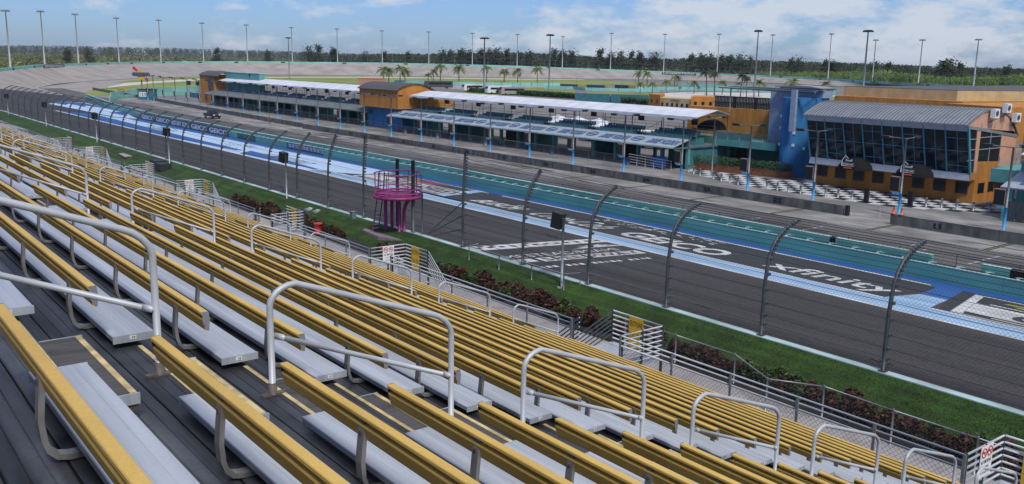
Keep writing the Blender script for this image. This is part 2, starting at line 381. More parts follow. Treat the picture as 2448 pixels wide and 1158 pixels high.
# turn banking
inner = [(60, 210), (64, 262), (70, 334), (75.5, 408), (92, 455), (116.4, 502.9), (152, 553.9), (184, 586), (215, 611), (245, 645), (272.5, 669.9), (296, 678), (319.8, 678), (350, 670), (375.8, 657.8), (420, 630), (465, 597), (522, 574), (556, 548.6), (585, 522), (599, 495), (603, 451), (596, 410), (576, 363), (520, 260), (455, 120), (400, -60)]
outpx = [None, None, None, (0, 164, 434), (60, 158, 480), (109, 154, 532), (181, 152, 592), (235, 150.5, 634), (290, 149, 668), (360, 148, 708), (435, 147, 742), (530, 147, 760), (620, 147, 770), (760, 148.5, 778), (908, 150, 779), (1060, 153, 779), (1220, 157, 779), (1380, 163, 797), (1508, 168, 803), (1620, 172, 806), (1720, 176, 795), (1820, 180, 775), (1920, 185, 745), (2010, 190, 707), (2136, 197, 620), (2300, 204, 545), (2448, 210, 500)]
outer = [(32.2, 210, 2.35), (34.5, 262, 2.9), (43, 345, 4.4)]
for q in outpx[3:]:
    p = sight(*q); outer.append((p.x, p.y, p.z))
outer[-1] = (outer[-1][0], outer[-1][1], outer[-1][2])
outer.append((600, -60, 1.5)); inner.append((590, -80))
def bend_sheet(i0, i1, n=6):
    t = MB()
    for i in range(i0, i1):
        a0, a1 = Vector((*inner[i], 0)), Vector((*inner[i+1], 0)); b0, b1 = Vector(outer[i]), Vector(outer[i+1]); b0.z -= WH; b1.z -= WH
        for k in range(n):
            f0, f1 = k/n, (k+1)/n; t.face([a0.lerp(b0, f0), a0.lerp(b0, f1), a1.lerp(b1, f1), a1.lerp(b1, f0)])
    return t
t = MB(); n = 6
WH = 1.25
struct('turn_entry', bend_sheet(0, 2), asph)
for i in range(2, len(outer)-1):
    a0, a1 = Vector((*inner[i], 0)), Vector((*inner[i+1], 0))
    b0, b1 = Vector((outer[i][0], outer[i][1], outer[i][2]-WH)), Vector((outer[i+1][0], outer[i+1][1], outer[i+1][2]-WH))
    for k in range(n):
        f0, f1 = k/n, (k+1)/n
        t.face([a0.lerp(b0, f0), a0.lerp(b0, f1), a1.lerp(b1, f1), a1.lerp(b1, f0)], sm=False)
struct('banked_turn', t, asphf)
# white line at the foot of the banking
t = MB()
for i in range(2, 9):
    a0, a1 = Vector((*inner[i], .02)), Vector((*inner[i+1], .02)); d = (a1-a0).normalized(); nn = Vector((d.y, -d.x, 0))*.5
    t.face([a0-nn, a0+nn, a1+nn, a1-nn])
struct('turn_edge_line', t, whitep)
# grass embankment outside the turn
t = MB()
for i in range(len(outer)-1):
    a, b = Vector(outer[i]), Vector(outer[i+1]); d = (b-a).normalized(); nn = Vector((-d.y, d.x, 0))
    if i < 1: continue
    n0 = nn
    A1 = a+n0*3; B1 = b+n0*3; A1.z -= WH+.1; B1.z -= WH+.1
    A2 = a+n0*40; B2 = b+n0*40; A2.z = B2.z = -.36
    t.face([(a.x, a.y, a.z-WH-.05), (b.x, b.y, b.z-WH-.05), B1, A1]); t.face([A1, B1, B2, A2])
struct('embankment', t, field)

# infield surfaces, each read off the ground plane
sheet('pit_entry_asphalt', px([(160, 240), (240, 231), (262, 233), (470, 241), (330, 262), (240, 246)]), -.003, pitasph)
sheet('apron_asphalt', px([(100, 208), (203, 196), (308, 190), (486, 184.5), (600, 181), (486, 189), (380, 199), (254, 210), (205, 219), (203, 227), (260, 232), (240, 240), (160, 240), (95, 225)]), -.008, asphf)
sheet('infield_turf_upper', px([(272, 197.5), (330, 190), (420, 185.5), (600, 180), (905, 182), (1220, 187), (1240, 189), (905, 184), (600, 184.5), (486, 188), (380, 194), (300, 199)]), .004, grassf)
sheet('infield_road', px([(255, 209), (300, 198.8), (380, 194), (486, 188), (600, 184.5), (905, 184), (1240, 189), (1391, 190.5), (1400, 191.5), (1240, 190.7), (905, 186), (600, 186), (486, 192), (363, 199.5), (262, 211)]), .008, sand)
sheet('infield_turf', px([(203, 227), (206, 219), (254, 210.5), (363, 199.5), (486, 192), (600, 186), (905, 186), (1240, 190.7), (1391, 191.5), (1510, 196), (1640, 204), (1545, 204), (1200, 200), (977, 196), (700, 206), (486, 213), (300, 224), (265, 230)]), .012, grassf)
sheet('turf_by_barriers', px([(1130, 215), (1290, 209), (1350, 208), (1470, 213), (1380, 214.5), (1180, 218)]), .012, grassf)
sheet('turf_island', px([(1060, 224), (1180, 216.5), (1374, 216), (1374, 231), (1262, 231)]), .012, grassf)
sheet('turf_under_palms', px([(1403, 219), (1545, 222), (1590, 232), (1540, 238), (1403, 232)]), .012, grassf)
sheet('pale_gravel_strip', px([(1000, 205), (1200, 205), (1363, 207), (1350, 209), (1150, 214), (1000, 212)]), .008, pave)
sheet('sand_lot', px([(1560, 224), (1640, 221), (1828, 222), (2000, 228), (2030, 233), (2000, 246), (1828, 246), (1700, 244), (1600, 238)]), .008, sand)
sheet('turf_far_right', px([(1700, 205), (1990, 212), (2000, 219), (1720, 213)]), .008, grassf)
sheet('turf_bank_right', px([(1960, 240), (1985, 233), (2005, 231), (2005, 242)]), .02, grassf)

# pit road and concrete
t = MB()
for a, b in zip(ys[:-1], ys[1:]):
    t.face([(59.6, a, .0), (72.4, a, .0), (72.4, b, .0), (59.6, b, .0)])
t.face([(60, 210, 0), (72.4, 210, 0), (80, 330, 0), (69, 330, 0)]); t.face([(69, 330, 0), (80, 330, 0), (84, 400, 0), (74, 400, 0)])
struct('pit_road', t, pitasph)
t = MB()
for i, y in enumerate(np.arange(-39.0, 215, 10.1)):
    t.box(72.42, y+.25, -.1, 77.7+.012*max(y-50, 0), y+10.1-.25, .012)
bxp = struct('pit_box_paving', t, concm)
t = MB()
for y in np.arange(-39.0, 215, 10.1):
    t.face([(72.4, y-.24, .006), (77.7, y-.24, .006), (77.7, y+.24, .006), (72.4, y+.24, .006)])
struct('pit_box_joint', t, asphd)
t = MB(); 
for y in np.arange(-39.0, 215, 10.1):
    if y > 26: t.face([(72.6, y-.07, .017), (77.4, y-.07, .017), (77.4, y+.02, .017), (72.6, y+.02, .017)])
struct('pit_box_line', t, mat('faded_yellow_line', (0.30, 0.23, 0.07), .8, 0, .3, 6))
t = MB()
for y, xa, xb in ((34.5, 64.5, 68.5), (45, 64, 70.5), (51, 63, 69.5), (57, 62.5, 68), (30, 66, 71), (36, 69, 71.5), (64, 63, 66)):
    t.face([(xa, y-.1, .004), (xb, y-.1, .004), (xb, y+.1, .004), (xa, y+.1, .004)])
t.face([(72.1, -60, .004), (72.22, -60, .004), (72.22, 210, .004), (72.1, 210, .004)])
struct('pit_road_marking', t, mat('worn_white_line', (0.20, 0.20, 0.20), .8, 0, 0, 2, col2=(0.42, 0.42, 0.42)))
t = MB(); t.box(77.6, -60, -.2, 93.9, 330, .008); struct('pit_lane_concrete', t, concm)
t = MB(); t.box(93.9, -60, -.2, 116, 330, .004); struct('garage_floor', t, lotm)

# checkered victory lane pavement : black and white tiles
def checker():
    edge = px([(1632, 402), (1700, 425), (1760, 441), (1860, 458), (2000, 479), (2200, 501), (2440, 512)])
    def near(y):
        for (xa, ya), (xb, yb) in zip(edge[:-1], edge[1:]):
            if yb <= y <= ya: return xa+(xb-xa)*(ya-y)/(ya-yb)
        return None
    root = thing('checkered_pavement', 'black and white checkered pavement in front of the orange victory lane building', 'pavement', (90, 60, 0))
    mw, mk = meshes = [None, None]
    s = 1.35
    tiles = []
    for i in range(0, 10):
        for j in range(0, 36):
            x, y = 85.2+i*s, 36.8+j*s
            nr = near(y+s/2)
            far = 96.2 if y < 63 else (97.6 if y < 66 else 94.2)
            if nr is None or x+s/2 < nr or x+s/2 > far: continue
            tiles.append((x, y, (i+j) % 2))
    tiles.sort(key=lambda q: q[0]**2+q[1]**2)
    pr = []
    for k, (nm, m) in enumerate((('white', mat('white_tile', (0.50, 0.50, 0.50), .7, 0, .18, 2)), ('black', mat('black_tile', (0.018, 0.018, 0.022), .6, 0, .3, 2)))):
        b = MB(); b.box(.01, .01, 0, s-.01, s-.01, .02); pr.append(meshof(b, 'tile_'+nm, m))
    rest = [MB(), MB()]
    for q, (x, y, c) in enumerate(tiles):
        if q < 290:
            o = link('tile', pr[c], root); o.location = (x-90, y-60, 0.008)
        else: rest[c].box(x+.01, y+.01, .008, x+s-.01, y+s-.01, .028)
    for c in (0, 1):
        if rest[c].v: part('tile_rest', rest[c], pr[c].materials[0], root, kind='stuff')
checker()

# paint on the racing surface (flat print following the bank)
LV = [0]
def paint(name, poly, m, lift=.004):
    mb = MB(); mb.face([(x, y, tz(x)+lift) for x, y in poly]); return struct(name, mb, m)
paint('painted_blue_edge', [(57.15, -60), (58.68, -60), (58.68, 210), (57.15, 210)], bluem, .006)
paint('painted_light_blue_band', [(47.2, -60), (49.5, -60), (49.5, 100), (47.2, 100)], bluep)
t = MB()
for x0, x1 in ((46.85, 47.2), (49.5, 49.75)):
    t.face([(x0, -60, tz(x0)+.008), (x1, -60, tz(x1)+.008), (x1, 272 if x0 < 48 else 96, tz(x1)+.008), (x0, 272 if x0 < 48 else 96, tz(x0)+.008)])
t.face([(56.65, 27.6, tz(56.65)+.008), (56.98, 27.2, tz(56.98)+.008), (56.98, 74, tz(56.98)+.008), (56.65, 74, tz(56.65)+.008)])
struct('painted_white_lines', t, whitep)
paint('painted_pale_blue_field', [(47.2, 97), (49.7, 97), (57.15, 91), (57.15, 210), (60, 255), (60, 262), (53, 285), (47.2, 240)], bluep2, .004)
t = MB()
for p in ([(47.6, 240), (50.6, 255), (52.6, 268), (54.5, 262), (51.8, 190), (50.2, 127), (49.0, 127.5), (47.5, 150)], [(47.5, 122), (51.2, 127), (50.9, 120), (49.2, 101), (48.6, 101)], [(55.6, 205), (57.1, 205), (57.1, 130), (56.8, 110)]):
    t.face([(x, y, tz(x)+.009) for x, y in p])
struct('painted_blue_wedges', t, bluem)
t = MB()
for k in range(26):
    x = 49.8+6.2*random.random(); y = 130+8*random.random()+(k % 3)*1.5; t.face([(x, y, tz(x)+.013), (x+.5, y+2.2, tz(x+.5)+.013), (x+.62, y+2.2, tz(x+.62)+.013), (x+.14, y, tz(x+.14)+.013)])
for k in range(34):
    x = 49.6+5.5*random.random(); y = 165+14*random.random(); t.face([(x, y, tz(x)+.013), (x+1.6*random.random(), y+5+4*random.random(), tz(x+.5)+.013), (x+.3, y+.4, tz(x+.3)+.013)])
struct('tyre_scuffs', t, mat('green_grey_scuff', (0.07, 0.17, 0.17), .8, 0, .4, 1))
def on_bend(u, v, lift=.05):
    p = survey(u, v, .4)
    for _ in range(12):
        xi = float(np.interp(p.y, [150, 210, 262, 334, 408], [58.7, 60, 64, 70, 75.5])); xo = float(np.interp(p.y, [150, 210, 262, 345], [32.2, 32.2, 34.5, 43])); zo = float(np.interp(p.y, [210, 262, 345], [1.6, 1.65, 3.15]))
        p = survey(u, v, max(0, (xi-p.x)/(xi-xo)*zo)+lift)
    return p
t = MB(); t.face([on_bend(u, v) for u, v in ((114, 248.5), (150, 243), (205, 246), (300, 270), (330, 285), (270, 279), (190, 263))]); struct('painted_pale_blue_tip', t, bluep2)
t = MB(); t.face([on_bend(u, v, .07) for u, v in ((128, 246.5), (150, 243.3), (200, 246.5), (262, 260), (300, 271), (306, 278), (240, 265), (180, 255))]); struct('painted_blue_tip', t, bluem)
# faint far logo in the pale field
t = MB(); textmb('HOMESTEAD', (49.8, 122.5, 0), (0, -1, 0), (1, 0, 0), 15, 2.6, .01, .3, t, lambda x: tz(x)+.012)
struct('painted_logo_far', t, mat('faded_dark_print', (0.10, 0.13, 0.16), .8, 0, .4, 3))

paint('painted_dark_panel', [(49.7, 27.4), (55.6, 27.2), (56.6, 26.6), (57.15, 27.6), (57.15, 76.5), (49.7, 74.0)], asphd, .005)
# NASCAR cup panels
def cup(y0, y1, nm, sgn_word, x_text):
    k = (.35)  # left edge slants with the light blue diagonal
    base = MB(); base.face([(x, y, tz(x)+.005) for x, y in [(49.7, y0-.4), (57.1, y0+1.6), (57.1, y1), (49.7, y1)]]); struct(nm+'_panel', base, asphd)
    w = MB()
    def q(pts, l=.010): w.face([(x, y, tz(x)+l) for x, y in pts])
    q([(49.9, y0-1.0), (50.1, y0-1.0), (50.1, y1), (49.9, y1)])
    q([(56.6, y0+.6), (56.8, y0+.6), (56.8, y1), (56.6, y1)])
    q([(49.9, y0-1.0), (50.1, y0-1.6), (56.8, y0+.2), (56.8, y0+.7), (56.6, y0+.7)])
    q([(50.45, y0-3.0), (50.62, y0-3.0), (50.62, y1), (50.45, y1)])
    q([(54.35, y0-1.2), (54.55, y0-1.2), (54.55, y1), (54.35, y1)])
    q([(50.95, y0-1.3), (54.0, y0-.5), (54.0, y1), (50.95, y1)])
    struct(nm+'_white', w, whitep)
    b = MB(); textmb(sgn_word, (51.25, x_text, 0), (0, -1, 0), (1, 0, 0), 13.5, 2.45, .035, .35, b, lambda x: tz(x)+.015)
    struct(nm+'_lettering', b, asphd)
    c = MB()
    for i, (xx, off) in enumerate(((55.0, 2.0), (55.45, 1.2))):
        c.face([(x, y, tz(x)+.014) for x, y in [(xx, x_text-off+3.2), (xx+.25, x_text-off+3.0), (xx+.6, x_text-off), (xx+.35, x_text-off)]])
    struct(nm+'_yellow', c, mat('yellow_print', (0.45, 0.40, 0.06), .8))
    c = MB()
    for i, (xx, off) in enumerate(((54.7, 4.2), (55.2, 4.6), (55.7, 5.4))):
        c.face([(x, y, tz(x)+.014) for x, y in [(xx, x_text-off+3.2), (xx+.3, x_text-off+3.0), (xx+.5, x_text-off-1), (xx+.2, x_text-off-1)]])
    struct(nm+'_pink', c, mat('magenta_print', (0.42, 0.03, 0.12), .8))
cup(24.4, -6.0, 'cup_logo_near', 'CUP SERIES', 20.9)
cup(95.0, 76.2, 'cup_logo_far', 'CUP SERIES', 89.5)
# light/blue diagonal bars between the panels
t = MB(); t.face([(x, y, tz(x)+.009) for x, y in [(49.5, 27.3), (49.5, 24.4), (53.1, 25.1), (53.0, 26.8)]]); struct('diagonal_bar_light', t, bluep)
t = MB(); t.face([(x, y, tz(x)+.009) for x, y in [(53.0, 26.8), (53.1, 25.1), (57.2, 26.1), (57.2, 28.4), (56.2, 27.4)]]); struct('diagonal_bar_blue', t, bluem)
t = MB(); t.face([(x, y, tz(x)+.009) for x, y in [(49.6, 76.0), (49.6, 74.6), (57.1, 77.4), (57.1, 79.0)]]); struct('diagonal_bar_far', t, bluep)
ZF = lambda l: (lambda x: tz(x)+l)
b = MB(); textmb('BUSCH', (50.8, 71.6, 0), (0, -1, 0), (1, 0, 0), 7.0, 2.2, .03, .35, b, ZF(.010))
textmb('^', (53.4, 67.4, 0), (0, -1, 0), (1, 0, 0), 1.4, .8, .04, 0, b, ZF(.010)); struct('lettering_busch', b, whitep)
b = MB(); textmb('Coca-Cola', (50.6, 62.3, 0), (0, -1, 0), (1, 0, 0), 9.2, 3.2, .0, .55, b, ZF(.010)); struct('lettering_cola', b, whitep)
b = MB(); textmb('GEICO', (50.5, 51.0, 0), (0, -1, 0), (1, 0, 0), 10.2, 2.9, .03, .0, b, ZF(.010)); struct('lettering_geico', b, whitep)
b = MB(); textmb('xfinity', (50.2, 37.1, 0), (0, -1, 0), (1, 0, 0), 9.4, 3.3, .012, .0, b, ZF(.010)); struct('lettering_xfinity', b, whitep)
b = MB()
for k in range(60):
    x = 54.6+1.8*random.random(); y = 44+14*random.random(); s = .1+.5*random.random()
    b.face([(x, y, tz(x)+.010), (x+.16, y+.1, tz(x+.16)+.010), (x+.2, y-s, tz(x+.2)+.010), (x+.03, y-s, tz(x)+.010)])
struct('worn_paint_flecks', b, whitep)
# start/finish line and its lettering
t = MB(); t.face([(x, y, tz(x)+.006) for x, y in [(32.6, 48.0), (46.9, 48.0), (46.9, 49.5), (32.6, 49.5)]]); struct('finish_line', t, whitep)
t = MB()
for i in range(28):
    for j in range(3):
        if (i+j) % 2 == 0 and j == 1 or (i % 2 == 0 and j != 1 and random.random() < .12):
            x = 32.7+i*.5; y = 48.05+j*.48
            t.face([(x, y, tz(x)+.010), (x+.5, y, tz(x+.5)+.010), (x+.5, y+.42, tz(x+.5)+.010), (x, y+.42, tz(x)+.010)])
struct('finish_line_squares', t, asphd)
t = MB(); textmb('HOMESTEAD/MIAMI', (32.9, 44.9, 0), (1, 0, 0), (0, 1, 0), 12.4, .95, .0, 0, t, ZF(.008))
t.face([(x, y, tz(x)+.008) for x, y in [(36.9, 43.35), (46.3, 43.35), (46.3, 44.5), (36.9, 44.5)]])
tq = MB(); textmb('SPEEDWAY', (37.2, 43.5, 0), (1, 0, 0), (0, 1, 0), 8.8, .85, .02, 0, tq, ZF(.013)); struct('speedway_lettering', tq, asph)
t.face([(x, y, tz(x)+.008) for x, y in [(35.2, 43.5), (36.5, 43.5), (36.5, 44.5), (34.8, 44.5)]])
# palm emblem
for k in range(9):
    a = R(8+k*20.5); L = 2.3 if k not in (0, 8) else 2.9
    c = Vector((44.6, 46.4)); d = Vector((math.cos(a)*L, math.sin(a)*L*.62)); nn = Vector((-d.y, d.x)).normalized()*.2
    pts = [c, c+d*.45+nn*1.2+Vector((0, .1)), c+d+Vector((0, -.35)), c+d*.5-nn*.5]
    t.face([(p.x, p.y, tz(p.x)+.008) for p in pts])
struct('start_line_lettering', t, whitep)
t = MB(); t.face([(x, y, tz(x)+.006) for x, y in [(33.4, 41.5), (46.0, 41.5), (46.0, 42.2), (33.4, 42.2)]]); struct('start_line_strip', t, asphd)
t = MB()
for k in range(20):
    x = 34+k*.56
    if k not in (5, 9, 15): t.face([(x, 41.62, tz(x)+.012), (x+.38, 41.62, tz(x+.38)+.012), (x+.38, 42.08, tz(x+.38)+.012), (x+.06, 42.08, tz(x)+.012)])
struct('start_line_strip_marks', t, whitep)

# rubber laid down by braking and burnouts
t = MB(); rk = random.Random(77)
def mark(x, y, L, w, dx, l, zf_=tz):
    pts = [(x+dx*f_+.25*math.sin(3*f_+x), y+L*f_) for f_ in (0, .2, .4, .6, .8, 1)]
    for (xa, ya), (xb, yb) in zip(pts[:-1], pts[1:]): t.face([(xa, ya, zf_(xa)+l), (xa+w, ya, zf_(xa+w)+l), (xb+w, yb, zf_(xb+w)+l), (xb, yb, zf_(xb)+l)])
for k in range(46):
    x = rk.uniform(34, 46.2); y = rk.uniform(0, 170); mark(x, y, rk.uniform(6, 26), rk.uniform(.10, .26), rk.uniform(-.5, .5), .0055)
for k in range(14):
    x = rk.uniform(50.5, 55); y = rk.uniform(28, 70); mark(x, y, rk.uniform(4, 14), rk.uniform(.12, .3), rk.uniform(-1.5, 1.5), .0068)
for k in range(60):
    x = rk.uniform(61, 76.5); y = rk.uniform(20, 190); mark(x, y, rk.uniform(4, 20), rk.uniform(.12, .28), rk.uniform(-1.2, 1.2), .0185, lambda x_: 0)
struct('tyre_rubber_marks', t, mat('tyre_rubber', (0.020, 0.019, 0.020), .8, 0, 0, 2, col2=(0.05, 0.048, 0.048), stretch=(1, .3, 1)))

# near side ground: verge, walkway
def strip(name, prof, y0, y1, m, step=20):
    mb = MB(); yy = list(np.arange(y0, y1, step))+[y1]
    for a, b in zip(yy[:-1], yy[1:]):
        for (xa, za), (xb, zb) in zip(prof[:-1], prof[1:]):
            mb.face([(xa, a, za), (xb, a, zb), (xb, b, zb), (xa, b, za)])
    return struct(name, mb, m)
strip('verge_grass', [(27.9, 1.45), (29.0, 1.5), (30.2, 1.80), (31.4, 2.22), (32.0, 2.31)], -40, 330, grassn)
strip('ground_walkway', [(17.0, 1.45), (27.9, 1.5)], -40, 330, pave)
strip('under_stand_ground', [(-12, 1.40), (17.0, 1.42)], -40, 330, soil)
strip('near_ground_edge', [(-12.0, -.4), (-12.0, 1.4)], -40, 330, field)
# low tufts for the verge
def scatter(name, n, fn, m, label, cat, tri=True):
    V = np.zeros((n*3, 3)); 
    for i in range(n):
        V[i*3:i*3+3] = fn()
    me = bpy.data.meshes.new(name); me.from_pydata(V.tolist(), [], [(3*i, 3*i+1, 3*i+2) for i in range(n)]); 
    for mm in (m if isinstance(m, list) else [m]): me.materials.append(mm)
    o = link(name, me); tag(o, label, cat, None, 'stuff'); return o
def vz(x): return float(np.interp(x, [27.9, 29.0, 30.2, 31.4, 32.0], [1.45, 1.5, 1.80, 2.22, 2.31]))
def blade():
    y = 8+70*random.random()**1.6; x = 29.2+2.75*random.random(); z = vz(x)-.01
    h = .02+.045*random.random(); a = random.random()*6.28; w = .012+.02*random.random(); lx, ly = math.cos(a), math.sin(a)
    return [(x-lx*w, y-ly*w, z), (x+lx*w, y+ly*w, z), (x+random.uniform(-.04, .04), y+random.uniform(-.04, .04), z+h)]
scatter('grass_tufts', 60000, blade, mat('verge_blade_painted_shade', (0.014, 0.044, 0.005), .9, 0, 0, .6, col2=(0.042, 0.105, 0.014)), 'short dark green grass on the verge behind the near track wall', 'grass')  # blades carry the same painted cloud shadow as the verge below

# ================================================================== GRANDSTAND
RUN, RISE = 0.833, 0.3345
K0, K1 = -3, 18
def bx(k): return 1.56+RUN*k
def tr(k): return 12.29-RISE*k-0.86          # tread level for the feet of row k
def edge(k): return bx(k)+1.21
AISLES = [6.33-12.8*1+12.8*i for i in range(0, 13)]     # centre lines
Y0, Y1 = -19.3, 155.0
gs = thing('grandstand', 'stepped aluminium grandstand deck of dark stained planks carrying the yellow benches', 'grandstand', (6, 20, 1.4))
PW = RUN/3
for k in range(K0-1, K1+1):
    for j in range(3):
        x0 = edge(k-1)+.004+j*PW
        mb = MB(); z = tr(k)
        # each plank has a few raised ribs
        prof = [(x0, z-.04), (x0+PW-.012, z-.04), (x0+PW-.012, z-.004), (x0+PW-.02, z), (x0+PW*.66, z), (x0+PW*.64, z-.005), (x0+PW*.62, z), (x0+PW*.34, z), (x0+PW*.32, z-.005), (x0+PW*.30, z), (x0+.008, z), (x0, z-.004)]
        mb.prism(prof, Y0, Y1, 'y')
        part('deck_plank', mb, deckm, gs)
    if k < K1:
        mb = MB(); mb.box(edge(k)-.02, Y0, tr(k+1)-.05, edge(k)-.006, Y1, tr(k)-.045); part('riser', mb, alu_dark, gs)
FZ = 4.88
for j in range(4):
    mb = MB(); mb.box(edge(K1)+.004+j*.26, Y0, FZ-.04, edge(K1)+.255+j*.26, Y1, FZ); part('deck_plank', mb, deckm, gs)
mb = MB(); mb.box(edge(K1)-.02, Y0, FZ-.05, edge(K1)-.006, Y1, tr(K1)-.045); part('riser', mb, alu_dark, gs)
for y in np.arange(Y0+1.5, Y1, 6.4):
    mb = MB(); mb.box(18.3, y-.1, 1.4, 18.5, y+.1, FZ-.04); mb.box(17.0, y-.06, FZ-.25, 18.5, y+.06, FZ-.045); part('support_column', mb, galvd, gs)
# step boxes and nosings in the aisles
bb = MB(); bb.prism([(0, .045), (.36, .045), (.36, .167), (0, .167)], 0, 1.44, 'y', 0); box_me = meshof(bb, 'step_box', [boxm])
bs = MB(); bs.box(.345, .02, .0, .358, 1.42, .045); bs.box(.0, .02, 0, .345, .035, .045); bs.box(0, 1.405, 0, .345, 1.42, .045); skirt_me = meshof(bs, 'skirt', alu_dark)
be = MB(); be.box(0, -.012, .10, .372, 0, .172); be.box(0, 1.44, .10, .372, 1.452, .172); trim_me = meshof(be, 'edge_trim', alu)
bn = MB(); bn.box(.318, .01, .1675, .358, 1.43, .174); nose_me = meshof(bn, 'nosing', nose)
bn2 = MB(); bn2.box(-.060, 0, .0015, -.026, 1.5, .008); nose2_me = meshof(bn2, 'nosing', nose)
go = ORG[gs]
for a in AISLES[:11]:
    for k in range(K0, K1):
        if a > 60 and k < 6 : pass
        bo = link('step_box', box_me, gs); bo.location = (edge(k)+.004-go.x, a-.72-go.y, tr(k+1)-go.z)
        for nm, me in (('skirt', skirt_me), ('edge_trim', trim_me), ('nosing', nose_me)):
            if a > 40 and nm != 'nosing': continue
            s_ = link(nm, me, bo)
        nb = link('nosing', nose2_me, gs); nb.location = (edge(k)-go.x, a-.75-go.y, tr(k)-go.z)

# ---- benches
BL = 12.8-1.53
def make_bench(L, sup_ys, detail=True):
    root = thing('bench', 'x', 'bench', (0, 0, 0), 'yellow backed aluminium benches in the grandstand')
    z = .39
    prof = [(.145, z+.0)]
    top = []
    top = [(.150, z+.045), (.225, z+.045), (.2265, z+.0435), (.228, z+.045), (.300, z+.045), (.3015, z+.0435), (.303, z+.045), (.375, z+.045), (.3765, z+.0435), (.378, z+.045), (.452, z+.045)]
    prof = [(.148, z), (.452, z), (.455, z+.04)] + [(p[0], p[1]) for p in reversed(top)] + [(.145, z+.04)]
    m = MB(); m.prism(prof, 0.008, L-.008, 'y'); part('seat_board', m, alu, root)
    for a, b in ((-.002, .010), (L-.010, L+.002)):
        m = MB(); m.box(.143, a, z-.012, .458, b, z+.048); part('end_cap', m, alu, root)
    bp = [(-.002, .860), (.050, .860), (.056, .852), (.060, .80), (.054, .700), (.030, .698), (.022, .71), (.004, .785), (.006, .796), (.012, .800), (.034, .806), (.034, .832), (.002, .834), (-.006, .838), (-.006, .855)]
    m = MB(); m.prism(bp, 0, L, 'y'); part('backrest', m, yell, root)
    cp = [(-.001, .861), (.051, .861), (.061, .80), (.053, .699), (.041, .699), (.004, .765)]
    for ya, yb, mm in ((-.006, -.001, alu_edge), (L+.001, L+.006, flange)):
        m = MB(); m.prism(cp, ya, yb, 'y'); part('end_plate', m, mm, root)
    m = MB()
    for y in sup_ys: m.obox((.001, y, .745), (.006, 0, 0), (0, .011, 0), (0, 0, .011))
    o = part('bolts', m, flange, root); o['kind'] = 'stuff'
    path = [(.030, .852), (.012, .70), (-.002, .56), (.006, .46), (.024, .405), (.060, .368), (.11, .356), (.34, .356)]
    m = MB(); m.rectsweep(path, .014, .034); sup = meshof(m, 'support', alu_dark)
    m = MB(); m.box(.13, -.035, .335, .42, .035, .342); m.box(.26, -.03, 0, .29, .03, .34); m.box(.18, -.05, 0, .38, .05, .012); leg = meshof(m, 'leg', alu_dark)
    # lighter face of the channel
    for y in sup_ys:
        o = link('support', sup, root); o.location = (0, y, 0)
        if detail: o = link('leg', leg, root); o.location = (0, y+.06, 0)
    return root
SUPY = [.38]+[.71+1.89*i for i in range(1, 6)]+[BL-.35]
proto = make_bench(BL, [.71+1.89*i for i in range(0, 6)])
KIDS[proto] = list(proto.children)
numc = {}
def plate(k):
    n = 19-k
    if n in numc: return numc[n]
    m = MB(); m.box(.265, -.006, .398, .315, -.0035, .428, 0)
    textmb(str(n), (.283, -.0075, .4035), (1, 0, 0), (0, 0, 1), .022, .019, .02, 0, m, None, 1)
    numc[n] = meshof(m, 'number_plate', [signw, black]); return numc[n]
first = True
for bi in range(0, 12):
    ys_ = AISLES[0]-12.8+12.8*bi+.765
    if ys_ < -20: continue
    an = ['right of the nearest aisle']+['left of the %s aisle' % w for w in ('nearest', 'second', 'third', 'fourth', 'fifth', 'sixth', 'seventh', 'eighth', 'ninth', 'tenth')]
    if bi == 0: continue
    for k in range(K0, K1+1):
        if bi > 9: continue
        row = 19-k
        lab = 'yellow backed bench, %s row from the front, %s' % (ORD[row-1], an[bi-1])
        if k == K0 and bi == 1: o = proto; o.location = (bx(k), ys_, tr(k)); o['label'] = lab
        else: o = dup(proto, (bx(k), ys_, tr(k)), None, lab)
        if bi <= 3 and k >= K0:
            p_ = link('number_plate', plate(k), o)

# ---- handrails
def make_rail():
    root = thing('handrail', 'x', 'handrail', (0, 0, 0), 'aluminium handrails down the aisles')
    D = 1.665; S = 2*RISE
    p = [(0, 0, .02), (0, 0, .70)]
    for t_ in (15, 30, 45, 60, 75, 90):
        a = R(t_); p.append((.21*(1-math.cos(a)), 0, .70+.16*math.sin(a)))
    zt = lambda x: .862-(x-.21)*.362
    p += [(.5, 0, zt(.5)), (.9, 0, zt(.9)), (1.3, 0, zt(1.3)), (1.47, 0, zt(1.47))]
    zc = zt(1.47)
    for t_ in (20, 40, 60, 80, 90):
        a = R(t_); p.append((1.47+.195*math.sin(a), 0, zc-.06*math.sin(a)-.15*(1-math.cos(a))))
    p += [(D, 0, -S+.02)]
    m = MB(); m.tube(p, .0255, 12); part('tube', m, railm, root)
    m = MB(); m.tube([(.02, 0, .475), (D-.02, 0, .475-.66)], .0215, 10); part('mid_bar', m, railm, root)
    for x, z in ((0.03, .472), (D-.03, .475-.655)):
        m = MB(); m.tube([(x-.0, 0, z+.0), (x+(.07 if x < 1 else -.07), 0, z-(.028 if x < 1 else -.028))], .0255, 10); part('fitting', m, railm, root)
    m = MB(); m.tube([(.9, 0, zt(.9)-.0), (.905, 0, zt(.905))], .0268, 12); part('splice', m, railm, root)
    for x, z in ((0, 0), (D, -S)):
        m = MB(); m.tube([(x, 0, z+.006), (x, 0, z+.095), (x, 0, z+.10)], [.033, .034, .028], 10); m.prism([(x-.085, -.028), (x+.085, -.028), (x+.1, 0), (x+.085, .028), (x-.085, .028), (x-.1, 0)], z, z+.016, 'z')
        part('base_flange', m, flange, root)
    return root
rl = make_rail(); ri = 0
